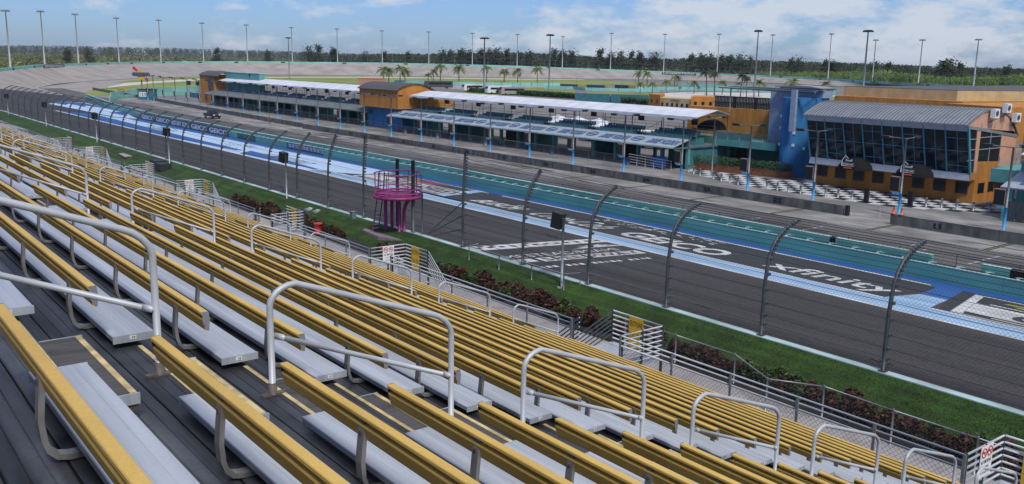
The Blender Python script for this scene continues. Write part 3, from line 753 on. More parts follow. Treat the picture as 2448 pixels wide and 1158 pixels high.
an2 = ['in the nearest aisle', 'in the second aisle', 'in the third aisle', 'in the fourth aisle', 'in the fifth aisle', 'in the sixth aisle', 'in the seventh aisle', 'in the eighth aisle', 'in the ninth aisle']
for ai, a in enumerate(AISLES[1:10]):
    for j, k in enumerate(range(-3, 18, 3)):
        loc = (bx(k)+1.09, a, tr(k))
        nth = (17-k)//3
        lab = 'bent tube aluminium handrail %s, %s from the bottom' % (an2[ai], ORD[nth] if nth < len(ORD) else 'top')
        if ri == 0: rl.location = loc; rl['label'] = lab
        else: dup(rl, loc, None, lab)
        ri += 1

# ---- front guard fence of the stand, landings and stairs
def chainsheet(mb, p0, p1, z0, z1, u0=0):
    L = math.hypot(p1[0]-p0[0], p1[1]-p0[1])
    if mb.uv is None: mb.uv = []
    mb.face([(p0[0], p0[1], z0), (p1[0], p1[1], z0), (p1[0], p1[1], z1), (p0[0], p0[1], z1)])
    mb.uv += [(u0, z0), (u0+L, z0), (u0+L, z1), (u0, z1)]
LAND = []   # (y_open0, y_open1, type)
for i, a in enumerate(AISLES[1:9]):
    LAND.append((a-.1, a+1.75, 'R' if i % 2 == 0 else 'L') if i % 2 == 0 else (a-.75, a+1.45, 'L'))
FX = 18.7; TOPZ = 5.95
segs = []; prev = -14.0
for (a, b, ty) in LAND:
    segs.append((prev, a)); prev = b
segs.append((prev, 150.0))
for i, (a, b) in enumerate(segs):
    r = thing('guard_fence', 'three pipe aluminium guard fence with chain link below, %s stretch along the bottom row' % (['nearest', 'second', 'third', 'fourth', 'fifth', 'sixth', 'seventh', 'eighth', 'farthest'][i]), 'guard fence', (FX, a, FZ), 'guard fences along the stand front')
    for z in (TOPZ, TOPZ-.15, TOPZ-.31):
        m = MB(); m.tube([(FX, a, z), (FX, b, z)], .028, 8); part('rail', m, railm, r)
    m = MB(); chainsheet(m, (FX+.03, a), (FX+.03, b), FZ-.1, TOPZ-.32); part('chain_link', m, chaing, r)
    n = max(1, round((b-a)/2.07))
    for j in range(n+1):
        y = a+(b-a)*j/n
        m = MB(); m.box(FX-.055, y-.035, FZ-.25, FX-.030, y+.035, TOPZ+.03); part('post', m, galv, r)
    m = MB(); m.box(FX-.02, a, FZ-.3, FX+.02, b, FZ); part('kick_board', m, alu_dark, r)

def landing(i, a, b, ty):
    LX = 20.5
    side = 'right' if ty == 'R' else 'left'
    r = thing('stair_landing', 'aluminium railed landing and stairs at the foot of %s' % an2[i].replace('in the', 'the'), 'stair', (FX+.05, a, 1.5), 'railed stair landings in front of the stand')
    m = MB(); 
    for q in range(6): m.box(FX+.06+q*.3, a, FZ-.04, FX+.06+q*.3+.29, b, FZ)
    part('platform', m, alu, r)
    nr = 7
    zs = [TOPZ-.155*q for q in range(nr)]
    # closed side, front
    yc, yo = (b, a) if ty == 'R' else (a, b)       # yc: closed side line, yo: the side where stairs descend
    for z in zs:
        m = MB(); m.tube([(FX+.03, yc, z), (LX, yc, z)], .027, 8); part('rail', m, railm, r)
        m = MB(); m.tube([(LX, yc, z), (LX, yo, z)], .027, 8); part('rail', m, railm, r)
    for (x, y) in ((FX+.03, yc), (LX, yc), (LX, yo), (FX+.03, yo), (FX+.9, yc)):
        m = MB(); m.box(x-.035, y-.03, FZ-.5 if x < 20 else 1.5, x-.005, y+.03, TOPZ+.05); m.box(x+.005, y-.03, FZ-.5, x+.03, y+.03, TOPZ+.02); part('post', m, galvd, r)
    # stairs
    sgn = -1 if ty == 'R' else 1
    ns = 16; rs = (FZ-1.5)/ns; gs_ = .27
    for q in range(ns):
        m = MB(); m.box(FX+.35, min(yo+sgn*gs_*q, yo+sgn*gs_*(q+1)), FZ-rs*(q+1)-.03, LX-.1, max(yo+sgn*gs_*q, yo+sgn*gs_*(q+1)), FZ-rs*(q+1)); part('tread', m, alu, r)
    for x in (LX, FX+.3):
        for q in range(6):
            z = zs[q]
            m = MB(); m.tube([(x, yo, z), (x, yo+sgn*gs_*ns, z-(FZ-1.5))], .024, 7); part('stair_rail', m, railm, r)
        m = MB(); m.tube([(x, yo+sgn*gs_*ns, 1.5), (x, yo+sgn*gs_*ns, 2.6)], .03, 7); part('post', m, galv, r)
        m = MB(); m.tube([(x, yo+sgn*gs_*ns*.5, 1.5), (x, yo+sgn*gs_*ns*.5, 4.2)], .03, 7); part('post', m, galv, r)
    # signs
    nums = {0: '224-223', 1: '225-224', 2: '226-225', 3: '227-226', 4: '228-227', 5: '229-228', 6: '230-229', 7: '231-230'}[i]
    if ty == 'R':
        sy = yc-1.25 if i else yc-1.1; X = LX-.05
    else:
        sy = yc+.75; X = LX-.05
    s = thing('section_sign', 'yellow sections %s sign on the landing at the foot of %s' % (nums, an2[i].replace('in the', 'the')), 'sign', (X, sy, 5.0), 'yellow section signs')
    m = MB(); m.box(X-.035, sy-.0, TOPZ-.98, X-.03, sy+.62, TOPZ+.02); part('board', m, signy, s)
    m = MB(); textmb('SECTIONS', (X-.038, sy+.59, TOPZ-.28), (0, -1, 0), (0, 0, 1), .56, .17, .005, 0, m); textmb(nums, (X-.038, sy+.58, TOPZ-.72), (0, -1, 0), (0, 0, 1), .54, .22, .005, 0, m); part('lettering', m, black, s)
    if ty == 'R':
        xx = FX+.62
        s = thing('no_smoking_sign', 'white no smoking sign with red circles, at the foot of %s' % an2[i].replace('in the', 'the'), 'sign', (xx, yc-.04, 5.2), 'white no smoking signs')
        m = MB(); m.box(xx, yc-.045, TOPZ-.72, xx+.56, yc-.04, TOPZ+.02); part('board', m, signw, s)
        for cx in (.15, .41):
            m = MB(); pts = [(xx+cx+.105*math.cos(R(t_)), yc-.050, TOPZ-.14+.105*math.sin(R(t_))) for t_ in range(0, 360, 20)]; m.tube(pts, .012, 5, closed=True)
            m.tube([(xx+cx-.07, yc-.05, TOPZ-.07), (xx+cx+.07, yc-.05, TOPZ-.21)], .011, 5); part('prohibition_ring', m, redm, s)
            m = MB(); m.box(xx+cx-.075, yc-.049, TOPZ-.15, xx+cx+.07, yc-.046, TOPZ-.125); part('cigarette', m, black, s)
        m = MB(); textmb('NO SMOKING', (xx+.05, yc-.048, TOPZ-.40), (1, 0, 0), (0, 0, 1), .46, .09, .01, 0, m); textmb('INCLUDING', (xx+.13, yc-.048, TOPZ-.52), (1, 0, 0), (0, 0, 1), .30, .06, .0, 0, m); textmb('E-CIGARETTES', (xx+.09, yc-.048, TOPZ-.64), (1, 0, 0), (0, 0, 1), .38, .06, .0, 0, m); part('lettering', m, black, s)
for i, (a, b, ty) in enumerate(LAND): landing(i, a, b, ty)

# ---- chain link fence between walkway and hedge
bf = thing('walkway_fence', 'chain link fence with a thin top rail between the pale walkway and the red hedge', 'fence', (27.8, 10, 1.5))
pts = [(27.8, y) for y in np.arange(-8.4, 19.3, 2.95)]+[(27.75, 19.3), (28.9, 21.3), (28.6, 24.6), (28.6, 28)]
pts = [(27.8, -8.4), (27.8, -5.4), (27.8, -2.5), (27.8, .45), (27.8, 3.5), (27.8, 6.5), (27.8, 9.2), (27.8, 11.7), (27.8, 14.5), (27.9, 17.2), (26.9, 18.9), (28.2, 21.4), (28.2, 24.5), (28.2, 27.5)]
for (a, b) in pts:
    m = MB(); m.cyl((a, b, 1.45), .035, 1.32, 8); part('post', m, galv, bf)
for p, q in zip(pts[:-1], pts[1:]):
    m = MB(); m.tube([(p[0], p[1], 2.72), (q[0], q[1], 2.72)], .020, 6); part('top_rail', m, galv, bf)
    m = MB(); chainsheet(m, p, q, 1.5, 2.72); part('chain_link', m, chaing, bf)

# ---- hedge of red crotons : each plant a thing
def leafcloud(n, rx, ry, rz, s0, s1, seed, shape=1.0, flat=0.6, base=0.0):
    rr = random.Random(seed); mb = MB()
    for _ in range(n):
        while True:
            x, y, z = rr.uniform(-1, 1), rr.uniform(-1, 1), rr.uniform(-1, 1)
            d = x*x+y*y+z*z
            if .25 < d < 1: break
        c = Vector((x*rx, y*ry, base+rz+z*rz)); s = rr.uniform(s0, s1)
        a = Vector((rr.gauss(0, 1), rr.gauss(0, 1), rr.gauss(0, flat))).normalized(); b = a.cross(Vector((rr.gauss(0, 1), rr.gauss(0, 1), rr.gauss(0, 1)))).normalized()
        mb.face([c-a*s, c+b*s*.45, c+a*s, c-b*s*.45])
    return mb
def bush_proto(seed, red):
    r = thing('croton_bush', 'x', 'shrub', (0, 0, 0), 'croton shrubs in the hedge bed')
    m1 = leafcloud(230, .42, .42, .48, .07, .15, seed, base=.08); part('foliage', m1, leafr if red else leafg, r)
    m2 = leafcloud(60, .45, .45, .5, .06, .12, seed+50, base=.10); part('foliage', m2, leafo if red else leafr, r)
    m3 = leafcloud(60, .40, .40, .45, .07, .14, seed+90, base=.05); part('foliage', m3, leafg, r)
    m = MB(); 
    for q in range(4): m.tube([(0, 0, 0), (.18*math.cos(q*1.6), .18*math.sin(q*1.6), .5)], [.02, .01], 4)
    part('stem', m, bark, r); return r
BP = [bush_proto(1, True), bush_proto(2, True), bush_proto(3, False), bush_proto(4, True)]
m = MB(); 
for a in range(-8, 80, 8): m.face([(28.1, a, 1.51), (29.35, a, 1.59), (29.35, a+8, 1.59), (28.1, a+8, 1.51)])
struct('hedge_bed_soil', m, soil)
bushes = []
y = 2.0
while y < 75:
    if not (50.5 < y < 55.0):
        bushes.append((29.0+random.uniform(-.3, .3), y, 'near'))
        if y < 60 or True: bushes.append((28.6+random.uniform(-.2, .25), y+.35, 'b'))
    y += .78 if y < 40 else 1.1
used = set()
for i, (x_, y_, q) in enumerate(bushes):
    pi = random.choice([0, 1, 2, 2, 3, 3, 0]); s = random.uniform(.62, .95)
    lab = 'dark red croton shrub in the hedge bed below the stand' if pi != 2 else 'greener croton shrub among the dark red hedge plants'
    if pi not in used: o = BP[pi]; used.add(pi); o.location = (x_, y_, vz(x_)); o['label'] = lab; o.scale = (s, s, s); o.rotation_euler = (0, 0, random.random()*6)
    else: o = dup(BP[pi], (x_, y_, vz(x_)), random.random()*6.3, lab, scale=s)
    o['group'] = 'greener croton shrubs' if pi == 2 else 'dark red croton shrubs'

# ================================================================== OUTER WALL AND CATCH FENCE
wall = thing('outer_wall', 'long low pale teal concrete wall between the verge and the racetrack', 'wall', (32.2, 30, 1.5))
wl = [(32.2, y) for y in range(-40, 211, 10)]
def offs(line, d):
    o = []
    for i, p in enumerate(line):
        a = Vector(line[max(i-1, 0)][:2]); b = Vector(line[min(i+1, len(line)-1)][:2]); t_ = (b-a).normalized(); o.append((p[0]+t_.y*d, p[1]-t_.x*d))
    return o
for a, b in zip(wl[:-1], wl[1:]):
    m = MB(); m.box(32.0, a[1]+.01, 1.2, 32.42, b[1]-.01, 2.35); part('wall_panel', m, tealt, wall)
tw = thing('turn_wall', 'pale teal wall curving round the top of the far banked turn', 'wall', outer[0])
for i in range(len(outer)-2):
    a, b = Vector(outer[i]), Vector(outer[i+1]); d = (b-a); d.z = 0; d.normalize(); nn = Vector((-d.y, d.x, 0))
    m = MB(); lo_ = Vector((0, 0, -WH-.3))
    m.face([a+lo_, b+lo_, b, a]); m.face([a, b, b+nn*1.0, a+nn*1.0]); m.face([a+nn*1.0, b+nn*1.0, b+nn*1.0+lo_, a+nn*1.0+lo_]); 
    part('wall_panel', m, tealf, tw)
# darker openings / seams seen along the turn wall
for i in range(3, len(outer)-2):
    a, b = Vector(outer[i]), Vector(outer[i+1]); L = (b-a).length; d = (b-a).normalized(); nn = Vector((d.y, -d.x, 0))
    for q in range(max(1, int(L/45))):
        c = a+d*(L*(q+.3+.3*random.random())/max(1, int(L/45))); m = MB(); m.obox(c+Vector((0, 0, -.75))+nn*.06, d*1.6, nn*.05, Vector((0, 0, .42))); part('gate_opening', m, black, tw)
# dark posters on the far banks
for (pa, pb, word, nm) in (((104, 158.5, 505), (154, 156.0, 545), 'SPEEDWAY', 'left'), ((1582, 175, 800), (1664, 178, 793), 'HOMESTEAD', 'right')):
    a = sight(*pa); b = sight(*pb); d = (b-a); d.z = 0; L = d.length; d.normalize(); nn = Vector((d.y, -d.x, 0))
    r = thing('wall_banner', 'black banner lettered in white on the far turn wall at the %s' % nm, 'banner', tuple(a))
    m = MB(); m.obox((a+b)/2+Vector((0, 0, -.2)), (b-a)/2, nn*.05, Vector((0, 0, .9))); part('board', m, black, r)
    m = MB(); textmb(word, a+nn*.15+Vector((0, 0, -.7))+d*L*.04, d, Vector((0, 0, 1)), L*.92, 1.1, .02, 0, m); part('lettering', m, signw, r)

cf = thing('catch_fence', 'tall dark catch fence with curved posts and cables above the near track wall', 'fence', (32.2, 30, 2.3))
HP = [(0, 0), (0, .9), (.0, 2.0), (.05, 2.8), (.17, 3.5), (.38, 3.95), (.72, 4.35), (1.2, 4.66), (1.7, 4.86), (2.15, 4.98)]
def hprof(s):      # position along the post by arc length fraction 0..1
    P = [Vector(p) for p in HP]; L = [0]
    for a, b in zip(P[:-1], P[1:]): L.append(L[-1]+(b-a).length)
    t_ = s*L[-1]
    for i in range(len(P)-1):
        if t_ <= L[i+1]+1e-9: return P[i].lerp(P[i+1], (t_-L[i])/(L[i+1]-L[i]))
    return P[-1]
def hpb(s_, b):    # b = 1 fully curved, 0 straight
    p = hprof(s_)
    if b >= .999: return p
    P = [Vector(q) for q in HP]; Lt = sum((q-w).length for w, q in zip(P[:-1], P[1:]))
    q = Vector((.02*s_, Lt*s_)); return p*b+q*(1-b)
CABS = [.025, .085, .15, .24, .34, .45, .56, .66, .74, .80, .86, .92, .965, .995]
py_ = [17.4-5.74*3, 17.4-5.74*2, 17.4-5.74, 17.4, 23.14, 28.73, 34.3, 39.9, 45.98]+[58.8+5.72*i for i in range(27)]
BEND = {34.3: .85, 39.9: .55, 45.98: .06, 58.8: .08, 64.52: .35, 70.24: .6, 75.96: .85}
def bend(y):
    for k, v in BEND.items():
        if abs(k-y) < .2: return v
    return 1.0
PM = {}
def post_parts(b):
    if b in PM: return PM[b]
    m = MB(); pts = [hpb(t_, b) for t_ in (0, .15, .3, .42, .5, .58, .66, .74, .82, .91, 1.0)]
    m.tube([(p.x, 0, p.y) for p in pts], [.085]*5+[.075]*6, 8); a = meshof(m, 'post', galvd)
    m = MB()
    for q in [.03, .085, .15, .24, .34, .45, .56]+[.60+.033*i for i in range(12)]:
        p = hpb(q, b); m.box(p.x-.02, -.12, p.y-.06, p.x+.17, .05, p.y+.06)
    m.box(-.14, -.14, -.08, .14, .14, .05)
    PM[b] = (a, meshof(m, 'clamp', galvd)); return PM[b]
for y in py_:
    a_, c_ = post_parts(bend(y))
    o = link('post', a_, cf); o.location = (0, y-30, .05)
    c = link('clamp', c_, o); c['kind'] = 'stuff'
# straight tall posts by the flag stand
for (x, y, h) in ((32.15, 51.8, 4.9), (32.6, 54.6, 4.7)):
    m = MB(); m.cyl((x, y, 1.9), .13, h+.5, 10); part('straight_post', m, galvd, cf)
def cable_run(ys_, ss):
    for q in ss:
        path = []
        for i, y in enumerate(ys_):
            p = hpb(q, bend(y)); path.append((32.2+p.x+.10, y, 2.35+p.y))
            if i < len(ys_)-1:
                p2 = hpb(q, bend(ys_[i+1])); path.append((32.2+(p.x+p2.x)/2+.10, (y+ys_[i+1])/2, 2.33+(p.y+p2.y)/2))
        m = MB(); m.tube(path, .0095 if q < .9 else .012, 4, cap=False); part('cable', m, cable, cf)
cable_run(py_[:9], CABS+[.70, .77, .83, .89]); cable_run(py_[9:], CABS)
cable_run(py_[8:10], [.025, .085, .15, .24, .34, .8, .9, .99])
def mesh_run(ys_):
    m = MB(); m.uv = []; S_ = [0, .3, .45, .56, .65, .73, .8, .87, .93, 1.0]; L = 0
    for a, b in zip(S_[:-1], S_[1:]):
        dl = (hprof(b)-hprof(a)).length
        for y0_, y1_ in zip(ys_[:-1], ys_[1:]):
            c = [(hpb(a, bend(y0_)), y0_), (hpb(a, bend(y1_)), y1_), (hpb(b, bend(y1_)), y1_), (hpb(b, bend(y0_)), y0_)]
            m.face([(32.28+p.x, y, 2.4+p.y) for p, y in c]); m.uv += [(y0_, L), (y1_, L), (y1_, L+dl), (y0_, L+dl)]
        L += dl
    part('wire_mesh', m, chainc, cf)
mesh_run(py_[:9]); mesh_run(py_[8:10]); mesh_run(py_[9:])
# braces and gate by the flag stand
for a, b in (((32.3, 46.0, 5.3), (32.6, 50.6, 2.45)), ((32.3, 46.0, 4.4), (32.6, 50.6, 2.4)), ((32.3, 46.0, 3.5), (32.6, 49.9, 2.4)), ((32.3, 58.8, 5.2), (32.3, 56.4, 2.4)), ((32.3, 58.8+17.16, 4.5), (32.4, 56+17.2, 2.4))):
    m = MB(); m.tube([a, b], .03, 6); part('brace', m, galvd, cf)
m = MB(); m.tube([(32.3, 50.9, 2.1), (32.3, 50.9, 5.25), (32.3, 46.1, 5.25)], .06, 7); part('gate_frame', m, galvd, cf)
for k in range(14):
    y = 8+k*9+random.random()*3; s = random.choice([.085, .15, .24, .34, .05]); p = hprof(s)
    if y > 140: break
    m = MB(); c = (32.3+p.x, y, 2.35+p.y); m.tube([(c[0], c[1]+q*.12, c[2]+.05*math.sin(q*2.1)) for q in range(9)], .018, 4); part('wire_coil', m, cable, cf)

# low cage of rails at the fence foot
cg = thing('rail_cage', 'low galvanised rail pen against the track wall beside the speaker pole', 'railing', (31.4, 38, 2.0))
for y in (34.9, 37.6, 40.6, 43.6):
    m = MB(); m.tube([(31.0, y, 1.85), (31.0, y, 2.95)], .03, 6); part('post', m, galv, cg)
for z in (2.95, 2.0):
    m = MB(); m.tube([(31.9, 34.6, z), (31.0, 34.9, z), (31.0, 43.6, z), (31.9, 43.9, z)], .024, 6); part('rail', m, galv, cg)
m = MB(); chainsheet(m, (31.02, 34.9), (31.02, 43.6), 2.0, 2.95); part('chain_link', m, chaing, cg)
m = MB(); m.tube([(31.9, 34.6, 2.95), (31.9, 34.6, 1.9)], .03, 6); part('post', m, galv, cg)

# ================================================================== FLAG STAND TOWER, SPEAKERS
ft = thing('flag_stand_tower', 'magenta steel tower with a round railed platform and ladder by the catch fence', 'tower', (31.5, 53.4, 1.95))
TX, TY, TZ = 31.7, 53.0, 1.98
def ring(r, z, tr_, n=28, a0=0, a1=360, sx=1.0):
    m = MB(); pts = [(TX+r*math.cos(R(a)), TY+r*math.sin(R(a))*sx, z) for a in np.linspace(a0, a1, n, endpoint=(a1-a0 != 360))]
    m.tube(pts, tr_, 8, closed=(a1-a0 == 360)); return m
RR = 1.6
part('ring_beam', ring(RR, TZ+2.78, .12), magenta, ft)
part('ring_beam', ring(RR-.05, TZ+3.05, .055), magenta, ft)
part('top_rail', ring(RR+.02, TZ+4.35, .045, 26, -150, 160), magenta, ft)
part('mid_rail', ring(RR+.02, TZ+3.35, .035, 26, -150, 160), magenta, ft)
m = MB(); m.prism([(TX+(RR-.08)*math.cos(R(a)), TY+(RR-.08)*math.sin(R(a))) for a in range(0, 360, 15)], TZ+2.86, TZ+2.92, 'z'); part('deck', m, magenta, ft)
part('inner_ring', ring(.62, TZ+3.2, .06, 20), magenta, ft)
for a in range(-150, 165, 26):
    m = MB(); x, y = TX+RR*math.cos(R(a)), TY+RR*math.sin(R(a)); m.tube([(x, y, TZ+2.8), (x, y, TZ+4.35)], .024, 6); part('baluster', m, magenta, ft)
for p in ([(31.45, 54.3, TZ), (31.45, 54.3, TZ+2.86)], [(31.85, 54.1, TZ), (31.85, 54.1, TZ+2.3), (31.95, 54.3, TZ+2.6), (32.2, 54.4, TZ+2.78)],
          [(31.75, 52.95, TZ), (31.75, 52.95, TZ+2.25), (31.68, 53.02, TZ+2.55), (31.3, 53.3, TZ+2.72), (30.5, 53.95, TZ+2.78)],
          [(32.0, 52.75, TZ), (32.0, 52.75, TZ+1.7), (32.0, 52.6, TZ+2.1), (31.95, 52.2, TZ+2.5), (31.8, 51.75, TZ+2.7), (31.6, 51.4, TZ+2.78)]):
    m = MB(); m.tube(p, .125, 10); part('leg', m, magenta, ft)
    m = MB(); m.box(p[0][0]-.2, p[0][1]-.2, TZ+.0, p[0][0]+.2, p[0][1]+.2, TZ+.11); part('base_plate', m, galvd, ft)
for o_ in (-.22, .22):
    m = MB(); m.tube([(TX-.6+o_, TY+2.15, TZ), (TX-.5+o_, TY+1.5, TZ+3.0), (TX-.5+o_, TY+1.35, TZ+4.3)], .045, 7); part('ladder_stringer', m, magenta, ft)
for q in range(10):
    f_ = q/10; m = MB(); y = TY+2.13-.64*f_; m.box(TX-.82, y-.09, TZ+.25+2.75*f_, TX-.30, y+.09, TZ+.28+2.75*f_); part('rung', m, galv, ft)
m = MB(); m.tube([(TX+.2, TY-1.4, TZ+3.0), (TX-.3, TY-.2, TZ+4.3)], .02, 5); part('baluster', m, magenta, ft)
mb = MB(); mb.prism([(30.5, 56.0), (32.4, 57.0), (32.4, 51.0), (30.8, 51.2), (30.2, 53.2)], 1.7, 2.06, 'z'); struct('flag_stand_pad', mb, magpad)

def speaker_pole(name_loc, h=3.9, label='x', first=[None]):
    if first[0] is None:
        r = thing('speaker_pole', label, 'speaker', (0, 0, 0), 'black speakers on grey poles by the near wall')
        m = MB(); m.cyl((0, 0, .12), .075, h, 10); part('pole', m, galv, r)
        m = MB(); m.prism([(.24*math.cos(R(a)), .24*math.sin(R(a))) for a in range(0, 360, 30)], -.1, .16, 'z'); part('footing', m, pave, r)
        m = MB(); m.obox((.0, .42, h-.02), Vector((.26, .10, 0)), Vector((-.10, .26, .06)), Vector((.02, -.06, .42))); part('cabinet', m, black, r)
        m = MB(); m.obox((.27, .52, h-.0), Vector((.008, .003, 0)), Vector((-.09, .23, .05)), Vector((.02, -.05, .37))); part('grille', m, mat('speaker_grille', (.02, .02, .025), .9, 0, .4, 30), r)
        m = MB(); m.tube([(0, 0, h-.1), (0, .25, h-.35), (0, .45, h-.38)], .03, 6); part('bracket', m, galv, r)
        first[0] = r; r.location = name_loc; return r
    return dup(first[0], name_loc, None, label)
for i, (x, y) in enumerate(((31.2, 35.3), (31.6, 71.0), (31.4, 101.0), (31.3, 131.0), (31.4, 163.0), (31.5, 197.0))):
    speaker_pole((x, y, 1.97), 3.75, 'black speaker box on a grey pole behind the near track wall, %s from the camera' % (ORD[i] if i else 'nearest'))
# small stuff on the verge
r = thing('utility_box', 'small grey green utility box standing against the track wall before the magenta tower', 'utility box', (31.6, 59.4, 2.0))
m = MB(); m.box(31.45, 59.2, 1.95, 31.8, 59.6, 2.75); m.box(31.42, 59.17, 2.75, 31.83, 59.63, 2.79); part('cabinet', m, mat('grey_green_box', (.12, .18, .16), .6), r)
m = MB(); m.box(31.52, 59.3, 1.9, 31.7, 59.5, 1.95); part('plinth', m, pave, r)
for i, (x, y, lab) in enumerate(((31.2, 65.6, 'bundle of grey rolled mesh lying by the wall foot near the magenta tower'), (31.3, 64.4, 'second bundle of pale rolled mesh beside the wall foot'))):
    m = MB()
    for q in range(5): m.tube([(x-.5, y-.3+.14*q, 2.05+.05*(q % 2)), (x+.1, y-.1+.14*q, 2.1+.06*(q % 2))], .09, 8)
    solo('mesh_roll', m, galv, lab, 'mesh roll')
for i, (x, y) in enumerate(((30.6, 102.5), (30.2, 99.4))):
    r = thing('concrete_block', 'dark rectangular block on the grass by the third speaker pole, %s' % ('left one' if i == 0 else 'right one'), 'block', (x, y, 1.8))
    m = MB(); m.box(x-.6, y-1.0, 1.75, x+.6, y+1.0, 2.45); part('body', m, asphd, r); m = MB(); m.box(x-.55, y-.95, 2.45, x+.55, y+.95, 2.52); part('lid', m, black, r)
m = MB(); m.prism([(29.8, 112.5), (30.2, 116.5), (31.9, 117), (31.9, 113.5)], 1.92, 2.02, 'z'); struct('verge_slab', m, pave)
r = thing('red_bin', 'red plastic bin on the walkway left of the magenta tower', 'bin', (28.3, 58.4, 1.6))
m = MB(); m.tube([(28.3, 58.4, 1.6), (28.3, 58.4, 2.35)], [.24, .30], 12); part('body', m, redm, r); m = MB(); m.tube([(28.3, 58.4, 2.33), (28.3, 58.4, 2.38)], .32, 12); part('rim', m, redm, r)
# ---- inner wall
iw = thing('inner_wall', 'long teal steel and foam barrier with white top line along the pit road', 'wall', (58.7, 60, 0))
LI = [(58.7, -60)]+[(58.7, y) for y in np.arange(-50, 200, 12.4)]+[(59.2, 205), (60.6, 222), (62.6, 246), (66, 275), (69.2, 300)]
def inner_panel(a, b, z0, z1, off0, off1, m, nm, parent):
    A, B = Vector((*a, 0)), Vector((*b, 0)); d = (B-A).normalized(); nn = Vector((d.y, -d.x, 0))
    mb = MB(); c = (A+B)/2+nn*(off0+off1)/2; mb.obox((c.x, c.y, (z0+z1)/2), (B-A)/2*.9985, nn*(off1-off0)/2, Vector((0, 0, (z1-z0)/2))); return part(nm, mb, m, parent)
for a, b in zip(LI[:-1], LI[1:]):
    inner_panel(a, b, 0, 1.06, 0, .22, tealw, 'barrier_panel', iw)
    inner_panel(a, b, 1.06, 1.10, -.01, .12, tealpl, 'top_line', iw)
    if a[1] < 30 < b[1] or (25.5 < a[1] < 28): continue
    inner_panel(a, b, 0, 1.50, .75, 1.05, tealw, 'rear_wall', iw)
    inner_panel(a, b, 1.50, 1.54, .74, 1.06, tealpl, 'top_line', iw)
m = MB(); m.box(59.45, 12, 0, 59.75, 26.2, 1.5); m.box(59.45, 29.5, 0, 59.75, 37.3, 1.5); part('rear_wall', m, tealw, iw)
m = MB(); m.box(59.44, 12, 1.5, 59.76, 26.2, 1.54); m.box(59.44, 29.5, 1.5, 59.76, 37.3, 1.54); part('top_line', m, tealpl, iw)
br = MB(); br.box(-.0, -.06, 0, .55, .06, .05); br.box(.45, -.28, -.02, .56, .28, .03); bme = meshof(br, 'brace', tealpl)
for y in np.arange(-20, 200, 1.9):
    o = link('brace', bme, iw); o.location = (.22, y-60, 1.07)
m = MB()
for y in np.arange(-20, 205, 4): m.box(59.82, y-.02, 0, 59.86, y+.02, 1.05+.75)
for y in (-20,): m.tube([(59.84, -20, 1.8), (59.84, 205, 1.8)], .02, 5); m.tube([(59.84, -20, 1.66), (59.84, 205, 1.66)], .012, 4)
part('rear_railing', m, galvd, iw)
# bits in the wall opening
for i, (x, y, c, lab) in enumerate(((59.5, 28.6, tealt, 'pale crumpled sheet in the gap of the inner wall, left one'), (59.5, 26.6, whitep, 'white sack in the gap of the inner wall, right one'))):
    r = thing('sack', lab, 'sack', (x, y, .6)); m = leafcloud(40, .5, .7, .25, .25, .4, 40+i, base=.85); part('bundle', m, c, r); m = MB(); m.box(x-.4, y-.8, 0, x+.3, y+.8, 1.0); part('crate', m, asphd, r)
# banners on the wall
def banner(y0, y1, z0, z1, bgm, word, inkm, label, tw_=.9, gap=0):
    r = thing('wall_banner', label, 'banner', (58.66, (y0+y1)/2, .5))
    m = MB(); m.box(58.66, y0, z0, 58.69, y1, z1); part('board', m, bgm, r)
    m = MB(); textmb(word, (58.65, y1-(y1-y0)*(1-tw_)/2, z0+(z1-z0)*.16), (0, -1, 0), (0, 0, 1), (y1-y0)*tw_, (z1-z0)*.66, .03, 0, m); part('lettering', m, inkm, r)
    return r
banner(196.4, 206.5, .02, 1.36, blued, 'GEICO', signw, 'navy banner reading GEICO on the inner wall, leftmost')
banner(186.6, 196.35, .02, 1.36, blued, 'GEICO', signw, 'navy banner reading GEICO, second from the left on the inner wall')
banner(174.9, 186.55, .02, 1.36, blued, 'RESTART ZONE', signw, 'navy banner reading restart zone between the GEICO banners')
banner(165.2, 174.85, .02, 1.36, blued, 'GEICO', signw, 'navy banner reading GEICO just right of the restart zone banner')
banner(155.2, 165.15, .02, 1.36, blued, 'GEICO', signw, 'navy banner reading GEICO, rightmost on the inner wall')
banner(143.5, 151.2, .15, 1.05, mat('teal_black_banner', (.015, .05, .055), .7), 'COORS', mat('teal_ink', (.05, .2, .2), .7), 'black and teal banner right of the navy banners on the inner wall')
r = banner(118.8, 131.2, .2, 1.06, blued, '. . . .', signw, 'navy banner with a row of ten white squares on the inner wall', .01)
m = MB()
for i in range(10): m.box(58.63, 130.5-i*1.2-.85, .38, 58.65, 130.5-i*1.2, .90)
part('square', m, mat('pale_square', (.42, .45, .55), .7), r)
m = MB()
for i, ch in enumerate('HOMESTEAD!'[:10]): textmb(ch, (58.62, 130.4-i*1.2, .44), (0, -1, 0), (0, 0, 1), .6, .38, .02, 0, m)
part('lettering', m, blued, r)

